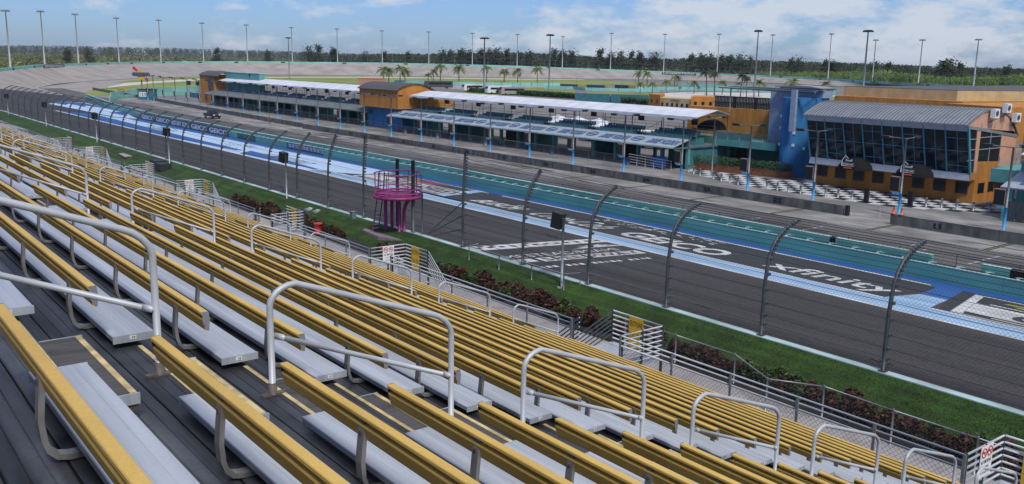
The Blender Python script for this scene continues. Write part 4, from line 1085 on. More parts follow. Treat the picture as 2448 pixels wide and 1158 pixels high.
# ---- pit wall
def pit_wall(pts, lab, nums=()):
    r = thing('pit_wall', lab, 'wall', (*pts[0], 0), 'concrete pit walls')
    for a, b in zip(pts[:-1], pts[1:]):
        A, B = Vector((*a, 0)), Vector((*b, 0)); d = (B-A).normalized(); nn = Vector((d.y, -d.x, 0)); L = (B-A).length; n = max(1, round(L/3.05))
        for i in range(n):
            c = A+d*(L*(i+.5)/n)+nn*.15
            m = MB(); m.obox((c.x, c.y, .46), d*(L/n/2-.012), nn*.15, Vector((0, 0, .46))); part('wall_block', m, concw, r)
        m = MB(); c = (A+B)/2+nn*.15; m.obox((c.x, c.y, .945), d*(L/2), nn*.16, Vector((0, 0, .022))); part('cap', m, concm, r)
    for (n_, x, y) in nums:
        m = MB(); textmb(n_, (x-.012, y+.52, .24), (0, -1, 0), (0, 0, 1), 1.05, .50, .06, 0, m); part('number', m, black, r)
pit_wall([(77.0, -40), (76.9, 20), (76.8, 42.3)], 'stained concrete pit wall numbered 21 at the right', [('21', 76.83, 38.1), ('20', 76.85, 28.0)])
def wx(y): return 77.5+(y-47.5)*.0088
pit_wall([(77.5, 47.5), (wx(100), 100), (wx(168), 168)], 'long stained concrete pit wall numbered 22 to 33 in the middle', [(str(22+i), wx(55+9.25*i)-.01, 55+9.25*i) for i in range(12)])
pit_wall([(79.3, 169.8), (81.5, 215), (84.2, 262), (86.2, 291)], 'far stretch of concrete pit wall beyond the gap', [])
pit_wall([(86.9, 303), (88.6, 345), (90.5, 380)], 'last short stretch of concrete pit wall by the pit entry', [])
r = thing('wall_gate', 'small metal gate frame and black post ending the long pit wall', 'gate', (77.8, 46.8, 0))
m = MB(); m.box(77.5, 47.0, 0, 77.9, 47.3, 1.0); part('end_post', m, black, r)
m = MB(); m.tube([(77.9, 46.8, 0), (77.9, 46.8, 1.3), (78.9, 44.5, 1.3), (78.9, 44.5, 0)], .025, 6); part('frame', m, galv, r)

# ---- pit poles with lamps, boards and blue feet
def pit_pole():
    r = thing('pit_lamp_pole', 'x', 'lamp pole', (0, 0, 0), 'pit lamp poles behind the pit wall')
    m = MB(); m.tube([(0, 0, 0), (0, 0, 2.15)], .15, 8); part('blue_base', m, poleblue, r)
    m = MB(); m.tube([(0, 0, 2.15), (0, 0, 7.35)], [.115, .095], 8); m.box(-.1, -.1, 7.3, .1, .1, 7.42); part('shaft', m, polegr, r)
    for (dx, dy) in ((1.65, 0), (0, 1.8)):
        m = MB(); m.tube([(0, 0, 7.36), (dx, dy, 7.42)], .045, 5); part('arm', m, polegr, r)
        e = Vector((dx, dy, 7.42)); d = Vector((dx, dy, 0)).normalized(); n_ = Vector((-d.y, d.x, 0))
        m = MB(); m.obox(e+d*.3, d*.42, n_*.2, Vector((0, 0, .11))); m.obox(e+d*.3+Vector((0, 0, -.13)), d*.34, n_*.15, Vector((0, 0, .03))); part('lamp_head', m, black, r)
    m = MB(); m.box(-.20, .16, 2.35, .17, 1.05, 3.65); part('scoreboard_box', m, black, r)
    m = MB(); m.box(-.215, .22, 2.42, -.202, .99, 3.58); m.box(-.225, .3, 2.9, -.214, .9, 3.0); part('screen', m, mat('pit_screen', (.014, .017, .02), .3), r)
    m = MB(); m.box(-.22, .16, 3.65, .19, 1.07, 3.72); m.box(-.2, .2, 2.2, .2, 1.0, 2.33); m.box(-.18, .145, 2.4, .15, .158, 3.6); part('bracket', m, mat('box_metal_side', (.24, .16, .13), .6), r)
    m = MB(); m.box(-.25, .15, 2.02, .15, .75, 2.2); part('socket_box', m, poleblue, r)
    return r
pp = pit_pole()
pos = [(81.9, 34.6), (82.1, 44.4), (82.3, 54.0), (82.35, 62.4), (82.5, 72.3), (82.7, 82.2), (82.9, 92.2), (83.1, 101.9), (83.2, 111.6), (83.35, 121.7), (83.5, 131.8), (83.6, 142.0), (83.8, 152.2), (84.0, 162.3), (84.2, 172.4), (84.3, 182.8), (84.4, 193), (84.6, 203.4), (84.8, 213.9), (84.9, 224.2), (85, 234.6), (85.1, 244.9), (85.2, 255), (85.3, 265.4), (85.5, 276.5), (85.8, 287.3), (86, 294)]
for i, (x, y) in enumerate(pos):
    lab = 'pit lamp pole with a blue foot, %s from the right' % ORD[i]
    if i == 0: pp.location = (x, y, 0.008); pp['label'] = lab; KIDS[pp] = list(pp.children)
    else: dup(pp, (x, y, 0.008), None, lab)
# two free-standing twin-arm lamps by the tower (arms to the right)
def plaza_lamp(x, y, lab, first=[None]):
    if not first[0]:
        r = thing('plaza_lamp', lab, 'lamp pole', (0, 0, 0), 'plain grey plaza lamps'); first[0] = r
        m = MB(); m.tube([(0, 0, 0), (0, 0, 7.3)], [.11, .09], 8); part('shaft', m, polegr, r)
        for (dx, dy) in ((1.5, .1), (.35, 1.0)):
            m = MB(); m.tube([(0, 0, 7.3), (dx, dy, 7.4)], .045, 5); part('arm', m, polewh, r)
            m = MB(); d = Vector((dx, dy, 0)).normalized(); m.obox(Vector((dx, dy, 7.4))+d*.25, d*.35, Vector((-d.y, d.x, 0))*.18, Vector((0, 0, .11))); part('lamp_head', m, black, r)
        r.location = (x, y, 0); return r
    return dup(first[0], (x, y, 0), None, lab)
plaza_lamp(90.2, 74.0, 'plain grey lamp pole with two arms standing by the hedge planter')
# fence along the pit lane
pf = thing('pit_fence', 'chain link fence on thin posts along the garages behind the pit lamps', 'fence', (87, 120, 0))
PFL = [(86.0, 86), (86.2, 112), (87.0, 140), (88.5, 165), (90.0, 200), (92.5, 262)]
for a, b in zip(PFL[:-1], PFL[1:]):
    L = math.dist(a, b); n_ = int(L/3.1)
    for i in range(n_): 
        f_ = i/n_; x, y = a[0]+(b[0]-a[0])*f_, a[1]+(b[1]-a[1])*f_; m = MB(); m.tube([(x, y, 0), (x, y, 1.85)], .035, 5); part('post', m, polegr, pf)
    m = MB(); m.tube([(*a, 1.82), (*b, 1.82)], .025, 4); part('top_rail', m, polegr, pf)
    m = MB(); chainsheet(m, a, b, .05, 1.8); part('chain_link', m, chainf, pf)

# ================================================================== GARAGES WITH ROOFTOP SUITES
def garage(y0, y1, xf, side_label, vodka, xshift=0.0, seed=1):
    """open pit garages: front edge of roof at xf, teal columns, seats above, white canopy"""
    rr = random.Random(seed)
    g_ = thing('pit_garage', 'long low teal pit garage with rooftop seats, %s' % side_label, 'garage', (xf+4, y0, 0), 'pit garages')
    # sloping front roof
    m = MB(); n_ = max(1, int((y1-y0)/9.2)); w = (y1-y0)/n_
    for i in range(n_):
        a, b = y0+i*w, y0+(i+1)*w
        m = MB(); m.prism([(xf, 3.15), (xf+3.2, 4.05), (xf+3.2, 3.95), (xf+.05, 3.0)], a+.01, b-.01, 'y'); part('roof_panel', m, fasc if vodka else slate, g_)
    m = MB(); m.box(xf-.03, y0, 2.98, xf+.0, y1, 3.17); part('gutter', m, tealt if vodka else slate, g_)
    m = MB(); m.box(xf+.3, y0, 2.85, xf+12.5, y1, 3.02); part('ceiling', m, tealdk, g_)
    m = MB(); m.box(xf+3.2, y0, 3.02, xf+12.5, y1, 3.2); m.prism([(xf+3.2, 3.95), (xf+3.2, 3.2), (xf+3.35, 3.2), (xf+3.35, 3.95)], y0, y1, 'y'); part('deck', m, slate, g_)
    ny = int((y1-y0)/4.6)
    for i in range(ny+1):
        y = y0+.3+(y1-y0-.6)*i/ny
        m = MB(); m.box(xf+3.2, y-.22, 0, xf+3.65, y+.22, 2.85); part('column', m, tealb, g_)
        if i % 4 == 0: 
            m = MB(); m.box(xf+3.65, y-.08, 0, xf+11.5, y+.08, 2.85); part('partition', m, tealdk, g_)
        m = MB(); m.box(xf+11.6, y-.22, 0, xf+12.0, y+.22, 2.85); part('column', m, tealb, g_)
    for i in range(ny):
        if rr.random() < .38:
            y = y0+.3+(y1-y0-.6)*i/ny; ye = y0+.3+(y1-y0-.6)*(i+1)/ny
            m = MB(); m.box(xf+8.0, y+.1, 0, xf+8.1, ye-.1, 2.85); part('dark_door', m, black, g_)
    # rooftop seating : tiers with seat shells
    ts = 4
    for t_ in range(ts):
        xx = xf+3.4+t_*.85; zz = 3.2+.22*(t_+1)
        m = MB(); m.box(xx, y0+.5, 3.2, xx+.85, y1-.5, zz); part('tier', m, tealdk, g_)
    sy = y0+1.0; blk = 0
    while sy < y1-9:
        m = MB()
        for t_ in range(ts):
            xx = xf+3.4+t_*.85; zz = 3.2+.22*(t_+1)
            for q in range(15):
                y = sy+q*.52
                m.box(xx+.25, y, zz+.36, xx+.62, y+.44, zz+.42)
                m.obox((xx+.70, y+.22, zz+.66), (.03, 0, 0), (0, .21, 0), (.07, 0, .26))
                m.box(xx+.4, y+.18, zz, xx+.46, y+.26, zz+.36)
        o = part('seat_block', m, seatt, g_, kind='stuff')
        m = MB(); m.tube([(xf+3.5, sy+8.2, 4.4), (xf+7.6, sy+8.2, 5.8)], .03, 5); m.tube([(xf+3.5, sy+8.2, 3.5), (xf+3.5, sy+8.2, 4.4)], .03, 5); m.tube([(xf+7.6, sy+8.2, 4.4), (xf+7.6, sy+8.2, 5.8)], .03, 5); part('aisle_rail', m, galv, g_)
        sy += 10.4; blk += 1
    m = MB()
    for z in (4.1, 4.5): m.tube([(xf+3.4, y0, z), (xf+3.4, y1, z)], .022, 5)
    for y in np.arange(y0, y1, 2.2): m.tube([(xf+3.4, y, 3.9), (xf+3.4, y, 4.5)], .02, 4)
    part('front_rail', m, galv, g_)
    m = MB()
    for z in (5.2, 5.6, 6.0): m.tube([(xf+8.6, y0, z-.4), (xf+8.6, y1, z-.4)], .025, 5)
    for y in np.arange(y0, y1, 2.2): m.tube([(xf+8.6, y, 3.2), (xf+8.6, y, 5.6)], .025, 4)
    part('rear_rail', m, galv, g_)
    return g_
def canopy_roof(y0, y1, x0, x1, z0, z1, label):
    c = thing('canopy', label, 'canopy', ((x0+x1)/2, y0, 3.2), 'white fabric canopies over the rooftop seats')
    xm = x0+(x1-x0)*.62
    n_ = max(1, int((y1-y0)/6)); w = (y1-y0)/n_
    for i in range(n_):
        a, b = y0+w*i+.015, y0+w*(i+1)-.015
        m = MB(); m.prism([(x0, z0), (xm, z1), (x1, z0+.2), (x1, z0+.14), (xm, z1-.06), (x0+.02, z0-.05)], a, b, 'y'); m.box(x0-.02, a, z0-.36, x0+.02, b, z0); part('fabric_panel', m, canopy, c)
    ny = int((y1-y0)/6)
    for i in range(ny+1):
        y = y0+.1+(y1-y0-.2)*i/ny
        m = MB(); m.tube([(x0+.05, y, 3.9), (x0+.05, y, z0)], .05, 5); part('post', m, galvd, c)
        m = MB(); m.tube([(x1-.3, y, 3.2), (x1-.3, y, z0+.1)], .05, 5); part('post', m, galvd, c)
        m = MB(); m.tube([(x0, y, z0-.05), (x1, y, z0-.05)], .035, 4); m.tube([(x0, y, z0-.05), (xm, y, z1-.1)], .03, 4); part('truss', m, galvd, c)
    m = MB(); m.tube([(x0+.05, y0, z0-.34), (x0+.05, y1, z0-.34)], .035, 4); part('edge_tube', m, galvd, c)
    for y in np.arange(y0+4, y1, 10.3): m = MB(); m.box(x1-2.4, y, z0-1.4, x1-1.8, y+.7, z0-.4); m.box(x1-2.13, y+.32, z0-.4, x1-2.07, y+.38, z0+.2); part('hanging_speaker', m, black, c)
    return c
gr = garage(80.4, 154.3, 89.8, 'right of the orange barrel roofed block', True)
for i in range(8):
    yc = 80.9+9.25*i
    m = MB(); X0 = 90.5; sl = Vector((3.2, 0, .9)).normalized(); 
    o0 = Vector((90.45, yc+5.2, 3.15+.65*.281+.05))
    textmb('DIXIE VODKA', o0, (0, -1, 0), sl, 5.4, 1.7, .03, .25, m); part('roof_lettering', m, mat('roof_ink_blue', (.035, .12, .26), .7), gr)
    m = MB(); cc = Vector((91.4, yc+7.35, 3.15+1.6*.281+.05))
    m.tube([cc+Vector((0, -1, 0))*1.05*math.cos(R(a))+sl*.75*math.sin(R(a)) for a in range(0, 360, 20)], .07, 4, closed=True)
    m.obox(cc, Vector((0, .75, 0)), sl*.18, Vector((-.28, 0, .96))*.01); part('roof_emblem', m, MATS['roof_ink_blue'], gr)
canopy_roof(80.0, 152.6, 94.0, 100.6, 7.0, 7.85, 'long white fabric canopy over the seats right of the orange block')
gl = garage(166.0, 262.0, 92.0, 'left of the orange barrel roofed block', False, seed=4)
canopy_roof(164.5, 258.0, 95.2, 102.0, 7.0, 8.0, 'long white fabric canopy over the seats left of the orange block')
# trash bins by the garage
for i, (y, c_) in enumerate(((88.3, blued), (104.5, blued), (121.5, polegr), (136, polegr), (147, polegr))):
    r = thing('trash_barrel', '%s trash barrel standing before the garages, %s from the right' % ('checked blue' if i < 2 else 'grey', ORD[i]), 'barrel', (89.6, y, 0), 'trash barrels')
    m = MB(); m.cyl((89.6, y, 0.005), .33, 1.0, 12); part('drum', m, c_, r); m = MB(); m.cyl((89.6, y, 1.005), .35, .1, 12, 0, .28); part('lid', m, black, r)

# ---- middle orange block with barrel roof on a blue base
b = thing('suite_block', 'orange block with a dark barrel roof above a blue base between the two garages', 'building', (92, 160, 0))
arc = [(92+8.0*f_, 7.8+1.35*math.sin(math.pi*min(1, f_*1.05))**.8) for f_ in np.linspace(0, 1, 11)]
m = MB(); m.box(91.6, 153.0, 4.3, 99.8, 168.3, 7.8); m.prism([(91.6, 7.8)]+[(91.6+8.2*(x-92)/8, z) for x, z in arc[1:-1]]+[(99.8, 7.8)], 153.0, 168.3, 'y'); part('wall', m, orange, b)
m = MB(); outp = [(91.2+9.0*(x-92)/8, z+.12) for x, z in arc]; inp = [(p[0], p[1]-.10) for p in reversed(outp)]; m.prism(outp+inp, 152.7, 168.6, 'y'); part('roof', m, roofdk, b)
m = MB(); m.box(93.2, 153.6, 0, 99.5, 167.6, 4.3); part('blue_base', m, blueb, b)
for q in (1.3, 3.6, 4.7, 6.9, 7.9, 10.2, 11.3):
    m = MB(); m.box(91.55, 153.8+q, 6.4, 91.58, 154.3+q, 7.1); part('window', m, pave, b)
m = MB(); m.box(99.8, 152.9, 4.6, 104.5, 160, 7.2); part('side_wing', m, orange, b)

# ---- left end building
b = thing('end_building', 'orange building with a curved dark roof at the left garage end', 'building', (100, 265, 0))
m = MB(); m.box(95.5, 262.5, 0, 104, 274, 8.2); part('wall', m, orange, b)
m = MB(); pr_ = [(95.2, 8.2), (96.5, 9.0), (98.5, 9.45), (101, 9.4), (104.2, 8.3)]; m.prism(pr_+[(p[0], p[1]-.15) for p in reversed(pr_)], 258.5, 274.3, 'y'); part('roof', m, roofdk, b)
m = MB(); m.box(95.2, 262.6, 4.2, 95.48, 266.5, 7.6); m.box(95.3, 268, 1.0, 95.48, 270, 2.6); part('dark_opening', m, roofdk, b)
b = thing('teal_wall_block', 'tall flat teal wall block standing behind the left canopy end', 'building', (99, 250, 0))
m = MB(); m.box(97.5, 234, 3.2, 99.0, 258.2, 9.3); part('wall', m, tealf if False else tealb, b)
m = MB(); m.box(97.4, 233.9, 9.3, 99.1, 258.3, 9.45); part('coping', m, tealt, b)
m = MB(); m.box(97.3, 240.2, 8.6, 97.5, 240.8, 9.1); part('lamp', m, black, b)

# ---- teal and orange building with balcony, behind the planter
b = thing('balcony_building', 'orange walled building with a teal balcony floor beside the blue tower', 'building', (104, 80, 0))
m = MB(); m.box(104, 71, 3.3, 106, 90.5, 7.9); m.box(106, 71, 3.3, 116, 90.5, 7.6); m.face([(103.99, 71, 7.9), (103.99, 90.5, 7.9), (103.99, 90.5, 7.6), (103.99, 71, 7.6)]) if False else None; part('upper_wall', m, orange, b)
m = MB(); m.box(98.9, 71, 3.05, 104, 88.6, 3.95); part('balcony_slab', m, tealb, b)
m = MB(); m.box(103.2, 72, 0, 106, 86.2, 3.05); part('recess_wall', m, tealdk, b)
m = MB(); m.box(99.2, 86.3, 0, 106, 89.6, 3.05); part('end_wall', m, tealb, b)
m = MB(); m.box(103.0, 78.8, 0, 103.19, 80.4, 2.9); m.box(102.95, 66, 0, 103.19, 71.9, 3.0); part('dark_doorway', m, black, b)
m = MB()
for q in range(7): z = 4.15+q*.15; m.tube([(98.95, 71, z), (98.95, 88.6, z)], .018, 4)
for y in np.arange(71.2, 88.7, 1.9): m.tube([(98.95, y, 3.95), (98.95, y, 5.1)], .03, 5)
part('balcony_rail', m, galv, b)
m = MB(); m.box(99.0, 75.0, 3.98, 99.03, 81.4, 4.95); m.box(99.0, 85.0, 3.98, 99.03, 88.4, 4.95); part('rail_panel', m, tealb, b)
pb = MB()
m = MB(); 
for i in range(4): m.box(104.1, 71.2+i*3.6, 7.9, 104.3, 71.45+i*3.6, 9.55)
m.box(104.1, 71.2, 9.4, 104.25, 85.8, 9.55); m.box(104.1, 71.2, 8.6, 104.25, 85.8, 8.72); part('roof_fence_frame', m, black, b)
sl_ = MB(); sl_.box(104.14, -.09, 7.95, 104.22, .09, 9.4); slm = meshof(sl_, 'slat', black, (104, 80, 0))
for y in np.arange(71.5, 85.8, .26):
    o = link('slat', slm, b); o.location = (0, y-0, 0); o.location.y = y-80+80
for c_ in b.children:
    if c_.name.startswith('slat'): c_.location.y -= 0
m = MB()
cc = [(104.3, 71.3), (104.3, 85.6), (114, 85.6), (114, 71.3)]
m.box(104.4, 71.3, 7.6, 114, 85.6, 7.7); part('terrace_floor', m, tealdk, b)
# dome awning
aw = thing('dome_awning', 'black half dome awning on two thin posts in front of the orange wall', 'awning', (99.6, 83.2, 3.95))
def dome(cx, cy, z, rx, ry, rz, mtl, parent, mat_=None):
    m = MB(); n_ = 12; k_ = 5
    P = lambda u, v: (cx-rx*math.sin(v)*1.0*abs(math.sin(u))**.6, cy+ry*math.cos(u), z+rz*math.sin(u)*math.cos(v))
    for i in range(n_):
        for j in range(k_):
            u0, u1 = math.pi*i/n_, math.pi*(i+1)/n_; v0, v1 = math.pi/2*j/k_, math.pi/2*(j+1)/k_
            m.face([P(u0, v0), P(u1, v0), P(u1, v1), P(u0, v1)])
    return part('fabric', m, mtl, parent)
dome(101.2, 83.2, 5.0, 2.0, 2.3, 1.35, cloth, aw)
m = MB(); m.tube([(99.4, 81.4, 3.95), (99.4, 81.4, 5.1)], .04, 5); m.tube([(99.4, 85.0, 3.95), (99.4, 85.0, 5.1)], .04, 5); part('post', m, black, aw)
m = MB(); m.box(99.3, 81.2, 4.9, 99.4, 85.2, 5.02); part('valance', m, black, aw)

# ---- blue tower
b = thing('blue_tower', 'tall curved blue stucco tower with small white square lights and a grey top slab', 'tower', (99, 69, 0))
m = MB(); n_ = 14
pr_ = [(100.8, 66.4)]+[(100.4-2.7*math.sin(math.pi*f_), 66.4+4.9*f_) for f_ in np.linspace(.04, .96, n_)]+[(100.8, 71.3), (103, 71.3), (103, 66.4)]
m.prism(pr_, 0, 10.0, 'z'); part('wall', m, blueb, b)
m = MB(); m.box(101.2, 66.2, 10.0, 103.4, 72.6, 11.2); m.box(101.5, 71.3, 4.0, 103.6, 74.2, 10.9); part('rear_slab', m, mat('blue_grey_stucco', (.24, .30, .40), .8), b)
m = MB(); m.prism([(66.0, 11.2), (67.6, 11.42), (70.2, 11.5), (72.8, 11.28), (72.8, 11.2)], 100.4, 103.6, 'x'); part('curved_cap', m, metalr, b)
m = MB(); m.tube([(98.0, 65.2, 10.75), (98.0, 80.0, 10.95)], .16, 6); m.tube([(100.0, 65.4, 10.9), (100.0, 80.0, 11.1)], .12, 6)
for y in (66, 69, 72, 75, 78): m.tube([(98.0, y, 10.8), (101.4, y, 11.0)], .07, 5)
m.tube([(100.0, 79.6, 7.6), (100.0, 79.6, 10.95)], .09, 6); part('roof_trellis', m, polegr, b)
m = MB(); m.box(97.0, 67.2, 5.9, 97.4, 67.9, 11.0); part('hanging_fin', m, mat('blue_grey_stucco', (.24, .30, .40), .8), b)
for (y, z) in ((70.5, 7.6), (67.9, 7.2), (70.5, 6.1), (67.9, 5.65), (70.6, 4.0), (67.9, 4.1), (67.05, 3.7)):
    f_ = (y-66.4)/4.9; x = 100.4-2.7*math.sin(math.pi*f_)
    m = MB(); m.box(x-.12, y-.15, z-.17, x+.05, y+.15, z+.17); part('wall_light', m, signw, b)

# ---- hedge planter
hp = thing('planter', 'long terracotta coloured planter box with a clipped green hedge', 'planter', (96, 75, 0))
d = Vector((97.2-94.4, 67.2-82.4, 0)); L = d.length; d.normalize(); nn = Vector((-d.y, d.x, 0)); c = Vector((95.9, 74.8, 0))
m = MB(); m.obox(c+Vector((0, 0, .42)), d*L/2, nn*.55, Vector((0, 0, .42))); part('box', m, mat('terracotta_paint', (.17, .065, .03), .8, 0, .2, 2), hp)
m = MB(); rr_ = random.Random(5)
for _ in range(3800):
    p = c+d*rr_.uniform(-L/2, L/2)+nn*rr_.uniform(-.7, .7)+Vector((0, 0, rr_.uniform(.75, 1.95))); a = Vector((rr_.gauss(0, 1), rr_.gauss(0, 1), rr_.gauss(0, 1))).normalized(); q = a.orthogonal().normalized(); s = rr_.uniform(.06, .13)
    m.face([p-a*s, p+q*s*.6, p+a*s, p-q*s*.6])
part('hedge', m, leafh, hp)
m = MB(); m.tube([survey(1640, 385)+Vector((0, 0, 1.9)), survey(1745, 396)+Vector((0, 0, 1.6))], .03, 5)
# ramp rails and blue boards left of the planter
r = thing('ramp_rail', 'white pipe railed ramp with a blue board beside the garage end', 'railing', (90.5, 82, 0))
P0, P1 = Vector((90.0, 88.5, 0)), Vector((89.8, 80.5, 0))
for z in (.5, .85, 1.2, 1.55):
    m = MB(); m.tube([P0+Vector((0, 0, z)), P1+Vector((0, 0, z-.25))], .03, 5); part('rail', m, railm, r)
for f_ in np.linspace(0, 1, 6):
    m = MB(); p = P0.lerp(P1, f_); m.tube([p, p+Vector((0, 0, 1.55-.25*f_))], .03, 5); part('post', m, railm, r)
m = MB(); m.box(90.3, 82.0, .3, 90.4, 83.7, 1.7); part('blue_board', m, bluem, r)
m = MB(); m.box(90.5, 83.7, .2, 90.6, 84.9, 1.5); part('blue_board', m, bluem, r)
# bollards
bo_me = None; bl = px([(1646, 412), (1658, 416), (1673, 421), (1705, 429), (1724, 434), (1744, 438), (1764, 443), (1833, 452), (1858, 456), (1884, 460), (1913, 464), (1973, 469), (2003, 473), (2036, 478), (2213, 496), (2250, 498), (2287, 501), (2326, 505), (2365, 508)])
for i, (x, y) in enumerate(bl):
    lab = 'short grey steel bollard on the checkered pavement edge, %s from the left' % ORD[i]
    if i == 0:
        b0 = thing('bollard', lab, 'bollard', (x, y, .02), 'bollards along the checkered pavement')
        m = MB(); m.cyl((x, y, .02), .12, .92, 10); part('tube', m, galv, b0); m = MB(); m.cyl((x, y, .94), .125, .06, 10, 0, .05); part('cap', m, galv, b0)
    else: dup(b0, (x, y, .02), None, lab)
for i, (a_, b_) in enumerate(px([(2070, 486), (2175, 493)])):
    r = thing('black_post', 'thick black square post before the victory lane building, %s' % ('left one' if i == 0 else 'right one'), 'post', (a_, b_, 0), 'thick black posts')
    m = MB(); m.box(a_-.16, b_-.22, 0, a_+.16, b_+.22, 1.55); part('column', m, black, r); m = MB(); m.box(a_-.2, b_-.26, 0, a_+.2, b_+.26, .06); part('foot', m, black, r)

# ---- victory lane building
b = thing('victory_lane_building', 'orange building with a slanted dark glass front and grey ribbed barrel roof', 'building', (98, 54, 0))
YA, YB = 44.2, 63.2
m = MB(); m.box(96.4, YA, 0, 105.0, YB, 3.2); part('lower_wall', m, orange, b)
m = MB(); m.prism([(95.3, 3.2), (95.15, 2.5), (96.4, 2.5), (96.4, 3.2)], YA+.0, YB, 'y'); part('overhang', m, orange, b)
m = MB(); m.box(96.6, YA+.15, 3.2, 105.0, YB-.15, 8.0); part('upper_core', m, mat('dim_interior', (.03, .03, .035), .8), b) if False else None
# side gable wall
gab = [(95.1, 3.2), (93.6, 8.3), (94.2, 8.6), (95.2, 9.1), (96.6, 9.55), (98.6, 9.75), (100.4, 9.6), (102.3, 9.0), (104.0, 7.9), (105.0, 6.9), (105.0, 3.2)]
arcx = [(93.4, 8.35), (94.1, 8.72), (95.2, 9.2), (96.6, 9.68), (98.7, 9.9), (100.6, 9.72), (102.4, 9.12), (104.1, 8.05), (105.25, 6.85)]
m = MB(); m.prism([(93.55, 8.2)]+[(x, z-.1) for x, z in arcx[1:-1]]+[(105.05, 6.85), (105.0, 6.9), (105.0, 7.3), (101, 7.55)], YA, YA+.2, 'y'); part('gable', m, pinkor, b)
m = MB(); m.prism([(101.4, 3.2), (101.4, 7.3), (105.0, 7.0), (105.0, 3.2)], YA, YA+.2, 'y'); part('side_wall', m, pinkor, b)
m = MB(); m.prism([(96.45, 3.2), (95.05, 3.2), (95.0, 3.32), (96.3, 3.32), (96.3, 4.45), (101.4, 4.2), (101.4, 3.2)], YA, YA+.2, 'y'); part('side_wall', m, orange, b)
m = MB(); m.prism([(95.9, 3.3), (96.5, 3.3), (96.5, 7.9), (95.7, 7.95)], YA-.02, YA+.2, 'y'); part('pink_pier', m, pinkor, b)
m = MB(); m.prism([(93.5, 8.3), (93.6, 7.95), (105.1, 6.65), (105.1, 6.95)], YA-.06, YA+.22, 'y'); part('side_fascia', m, metalr, b)
m = MB(); m.prism([(95.1, 3.35), (95.9, 3.35), (95.7, 7.9), (93.85, 8.0)], YA+.05, YA+.1, 'y'); m.prism([(96.5, 4.4), (101.4, 4.15), (101.4, 7.15), (96.5, 7.7)], YA+.05, YA+.1, 'y'); part('window', m, glassm, b)
m = MB()
for z in (4.6, 5.7, 6.8): m.box(94.3, YA-.03, z, 96.0, YA+.04, z+.06)
for z in (5.65, 6.9): m.box(96.5, YA-.03, z, 101.4, YA+.04, z+.06)
m.box(98.9, YA-.03, 4.2, 98.96, YA+.04, 7.5); part('window_bars', m, fasc, b)
m = MB(); m.box(105.0, YA, 0, 105.2, YB, 6.9); m.prism([(95.3, 3.2), (94.2, 8.2), (105, 7.0), (105, 3.2)], YB-.2, YB, 'y'); part('rear_wall', m, orange, b)
# barrel roof with standing seams
m = MB(); m.prism(arcx+[(p[0], p[1]-.12) for p in reversed(arcx)], YA-.12, YB+.35, 'y'); part('roof', m, metalr, b)
sm_ = MB(); off = [(x, z+.05) for x, z in arcx]; sm_.prism(off+[(p[0], p[1]-.10) for p in reversed(off)], 0, .05, 'y'); sme = meshof(sm_, 'roof_seam', seamm, (98, 0, 0))
for y in np.arange(YA-.1, YB+.35, .42):
    o = link('roof_seam', sme, b); o.location = (0, y-54, 0)
# front fascia, glass bays
FG = lambda z: 93.62+(8.3-z)*(95.1-93.62)/(8.3-3.2)
m = MB(); m.prism([(93.5, 8.32), (FG(7.65)-.05, 7.65), (FG(7.65)+.1, 7.65), (93.8, 8.32)], YA-.02, YB, 'y'); part('fascia', m, fasc, b)
m = MB(); m.prism([(FG(3.25)-.05, 3.25), (94.85, 2.52), (95.2, 2.5), (95.3, 3.25)], YA-.02, YB, 'y'); part('sill_panel', m, fasc, b)
bay = (YB-YA)/8
rw = random.Random(3)
for i in range(8):
    ya = YA+bay*i
    zs_ = [3.25, 4.0, 5.55, 6.9, 7.65]
    for j in range(4):
        for h_ in range(2):
            z0_, z1_ = zs_[j]+.02, zs_[j+1]-.02; y0_ = ya+h_*bay/2+.03; y1_ = y0_+bay/2-.06
            m = MB(); m.face([(FG(z0_)+.06, y0_, z0_), (FG(z1_)+.06, y0_, z1_), (FG(z1_)+.06, y1_, z1_), (FG(z0_)+.06, y1_, z0_)]); part('glass_pane', m, glassm, b)
    m = MB(); m.prism([(FG(8.2)-.1, 8.2), (FG(2.6)-.1, 2.6), (FG(2.6)+.08, 2.6), (FG(8.2)+.08, 8.2)], ya-.05, ya+.05, 'y'); part('mullion', m, frameb, b)
    m = MB(); yc = ya+bay/2; m.prism([(FG(7.65)-.0, 7.65), (FG(3.25)-.0, 3.25), (FG(3.25)+.06, 3.25), (FG(7.65)+.06, 7.65)], yc-.025, yc+.025, 'y'); part('mullion', m, frameb, b)
    for j, z in enumerate((4.0, 5.55, 6.9)):
        if (i+j) % 2 == 0 or z == 5.55:
            m = MB(); x = FG(z); m.box(x-.02, ya, z-.025, x+.06, ya+bay, z+.025); part('transom', m, frameb, b)
m = MB(); m.prism([(FG(8.2)-.1, 8.2), (FG(2.6)-.1, 2.6), (FG(2.6)+.12, 2.6), (FG(8.2)+.12, 8.2)], YB-.06, YB+.06, 'y'); m.prism([(FG(8.2)-.12, 8.2), (FG(3.2)-.12, 3.2), (FG(3.2)+.2, 3.2), (FG(8.2)+.2, 8.2)], YA-.1, YA-.02, 'y'); part('corner_mullion', m, frameb, b)
m = MB(); m.face([(FG(7.6)+.5, YA+.2, 7.6), (FG(3.3)+.5, YA+.2, 3.3), (FG(3.3)+.5, YB-.2, 3.3), (FG(7.6)+.5, YB-.2, 7.6)]); part('interior', m, black, b)
